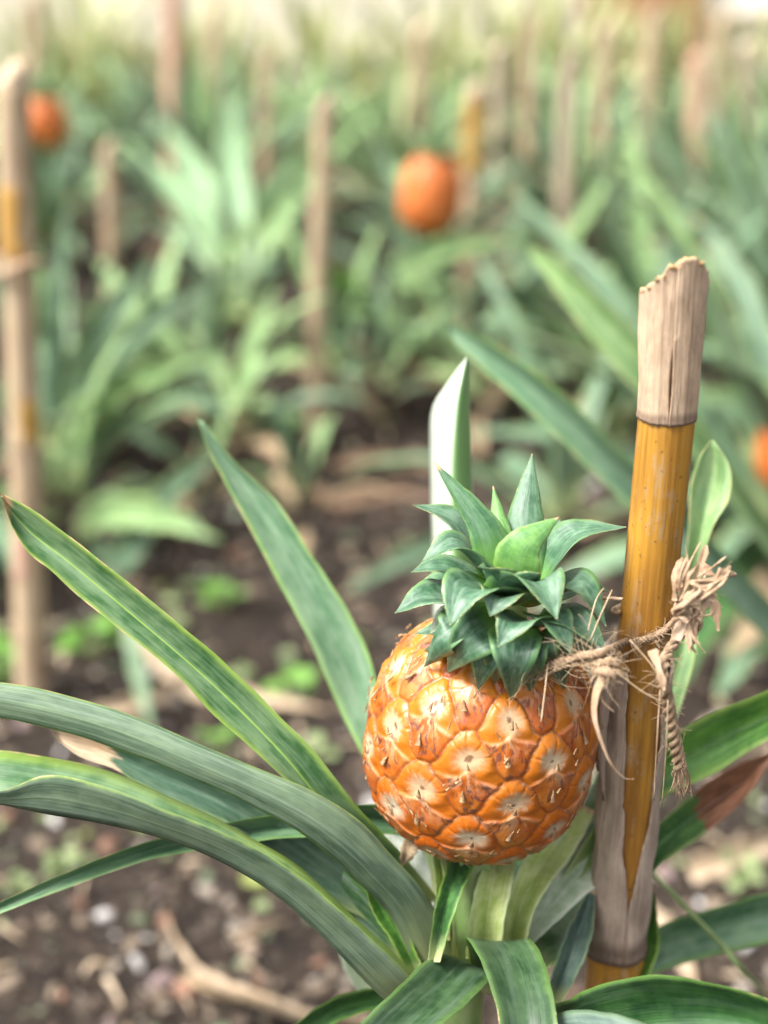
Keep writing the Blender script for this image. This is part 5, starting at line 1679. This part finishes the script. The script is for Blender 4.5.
weed(62, 862, .030, 7, 'pale green seedling weed on soil left below the thin leaf', 1, 'weed_pale')
weed(22, 880, .022, 5, 'tiny yellowish weed at the left edge below the folded leaf', 2, 'weed_pale')
weed(220, 605, .045, 7, 'bright green weed between the two upright left leaves', 3)
weed(92, 650, .060, 8, 'deep green weed right of the weathered stake foot', 4)
weed(6, 672, .055, 8, 'bright green weed left of the weathered stake foot', 5)
weed(296, 690, .050, 4, 'narrow green weed shoot behind the striped leaf', 6)
weed(275, 428, .060, 8, 'bright green weed below the big fanned plant', 7)
weed(312, 748, .035, 5, 'pale green weed leaf close to the fruit at left', 8, 'weed_pale')
weed(5, 560, .06, 6, 'green weed above the tip of the striped leaf', 9)
weed(740, 872, .03, 6, 'dull green weed on soil at right below the withered leaf', 10, 'weed_pale')
weed(215, 735, .030, 5, 'small green weed seen between striped and grey leaf', 11)
mb = MB()
for q in range(190):
    y = 1.05 + 2.1 * rp.random() ** .8
    x = rp.uniform(-1, 1) * (.34 * y + .1)
    b = Vector((x, y, gz(x, y)))
    s = rp.uniform(.004, .011) * (1 if y < 1.5 else 1.9)
    for i in range(5):
        az = i * 1.26 + rp.random()
        d = Vector((math.cos(az), math.sin(az), .35))
        center_leaf(mb, [b + Vector((0, 0, .004)), b + d * s * .6 + Vector((0, 0, .005)), b + d * s + Vector((0, 0, .002))], s * .7, (-d.y, d.x, 0), lambda t: max(.08, math.sin(math.pi * (.1 + .88 * t))), .2, 5, 3, .0007, seed=i)
gc = mb.build('ground_cover', [M['weed_pale'], M['weed_pale']])
gc['kind'] = 'stuff'; gc['label'] = 'tiny pale green seedlings dotted over the soil'

# ------------------------------------------------------------------ GREENHOUSE WALL
WY = 6.5
wall = empty('greenhouse_wall', (0, WY, 0), 'pale cream greenhouse wall with timber posts at the far end', 'wall')


def boxw(mb, x0, x1, y0, y1, z0, z1, mi=0):
    v = [(x0, y0, z0), (x1, y0, z0), (x1, y1, z0), (x0, y1, z0), (x0, y0, z1), (x1, y0, z1), (x1, y1, z1), (x0, y1, z1)]
    mb.add(v, [(0, 3, 2, 1), (4, 5, 6, 7), (0, 1, 5, 4), (1, 2, 6, 5), (2, 3, 7, 6), (3, 0, 4, 7)], mi)


def wx(px):
    return PY(px, 20, WY).x


door0, door1 = wx(592), wx(694)
# masonry base, either side of the door
mb = MB(); boxw(mb, -12, door0 - .05, WY, WY + .16, -.1, .62); mb.build('base_wall', M['cream'], wall, smooth=False)
mb = MB(); boxw(mb, door1 + .05, 12, WY, WY + .16, -.1, .30); mb.build('base_wall', M['cream'], wall, smooth=False)
mb = MB(); boxw(mb, -12, door0 - .05, WY - .03, WY + .19, .622, .67); mb.build('sill', M['wood_pale'], wall, smooth=False)
mb = MB(); boxw(mb, door1 + .05, 12, WY - .03, WY + .19, .302, .33); mb.build('sill', M['wood_pale'], wall, smooth=False)
k = 0
for x0 in np.arange(-12, door0 - .1, .9):
    x1 = min(x0 + .86, door0 - .06)
    mb = MB(); boxw(mb, x0, x1, WY + .05, WY + .06, .672, 2.4); mb.build('pane', M['whitewash'], wall, smooth=False)
    mb = MB(); boxw(mb, x1 + .002, x1 + .038, WY - .015, WY + .11, .672, 2.4); mb.build('mullion', M['wood_pale'], wall, smooth=False)
for x0 in np.arange(door1 + .06, 12, .9):
    x1 = x0 + .86
    mb = MB(); boxw(mb, x0, x1, WY + .05, WY + .06, .332, 2.4); mb.build('pane', M['whitewash'], wall, smooth=False)
    mb = MB(); boxw(mb, x1 + .002, x1 + .038, WY - .015, WY + .11, .332, 2.4); mb.build('mullion', M['wood_pale'], wall, smooth=False)
mb = MB(); boxw(mb, -12, 12, WY - .02, WY + .12, 2.402, 2.52); mb.build('top_rail', M['wood_pale'], wall, smooth=False)
door = MB(); boxw(door, door0, door1, WY + .03, WY + .07, .02, 2.05)
dr = door.build('door', M['wood_brown'], wall, smooth=False)
for x in (door0 - .045, door1 + .003):
    mb = MB(); boxw(mb, x, x + .042, WY - .02, WY + .12, 0, 2.4); mb.build('door_post', M['wood_brown'], wall, smooth=False)
for z in (.25, .95, 1.7):
    mb = MB(); boxw(mb, door0 + .02, door1 - .02, WY + .008, WY + .028, z, z + .11); mb.build('rail', M['wood_brown'], dr, smooth=False)
mb = MB(); tube(mb, [(door0 + .07, WY + .03, 1.02), (door0 + .07, WY - .03, 1.02), (door0 + .07, WY - .03, 1.14), (door0 + .07, WY + .03, 1.14)], .008, 8); mb.build('handle', M['cane_grey'], dr)
mb = MB(); boxw(mb, door0 - .002, door1 + .002, WY + .04, WY + .06, 2.06, 2.4); mb.build('pane', M['whitewash'], wall, smooth=False)

# ------------------------------------------------------------------ LIGHT, SKY, CAMERA
w = bpy.data.worlds.new('World')
scene.world = w
w.use_nodes = True
nt = w.node_tree
nt.nodes.clear()
t = NT(nt)
SUN_EL, SUN_AZ = math.radians(57), math.radians(-112)   # azimuth from +Y towards +X
sky = t.n('ShaderNodeTexSky', sky_type='NISHITA')
sky.sun_disc = False
sky.sun_elevation = SUN_EL
sky.sun_rotation = SUN_AZ
sky.dust_density = 6.0
sky.ozone_density = 0.6
hs = t.n('ShaderNodeHueSaturation')
hs.inputs['Saturation'].default_value = 0.18
t.l(sky.outputs[0], hs.inputs['Color'])
bg = t.n('ShaderNodeBackground')
bg.inputs['Strength'].default_value = 0.075
t.l(hs.outputs[0], bg.inputs[0])
wo = t.n('ShaderNodeOutputWorld')
t.l(bg.outputs[0], wo.inputs[0])

sl = bpy.data.lights.new('sun', 'SUN')
sl.energy = 1.5
sl.angle = math.radians(20)
sl.color = (1.0, 0.965, 0.91)
so = bpy.data.objects.new('sun', sl)
COL.objects.link(so)
sd = Vector((math.sin(SUN_AZ) * math.cos(SUN_EL), math.cos(SUN_AZ) * math.cos(SUN_EL), math.sin(SUN_EL)))
so.rotation_euler = sd.to_track_quat('Z', 'Y').to_euler()

cam = bpy.data.cameras.new('camera')
cam.sensor_fit = 'VERTICAL'
cam.sensor_height = 36.0
cam.sensor_width = 27.0
cam.lens = FPX / 1024 * 36.0
cam.clip_start = 0.05
cam.clip_end = 300
cam.dof.use_dof = True
cam.dof.focus_distance = 0.642
cam.dof.aperture_fstop = 3.4
co = bpy.data.objects.new('camera', cam)
co.location = CAMPOS
co.rotation_euler = (math.radians(90) - TH, 0, 0)
COL.objects.link(co)
scene.camera = co

vs = scene.view_settings
vs.view_transform = 'Standard'
vs.look = 'None'
vs.exposure = 2.12
vs.gamma = 1.0
vs.use_curve_mapping = False
scene.render.film_transparent = False
scene.cycles.max_bounces = 6
scene.cycles.use_denoising = True
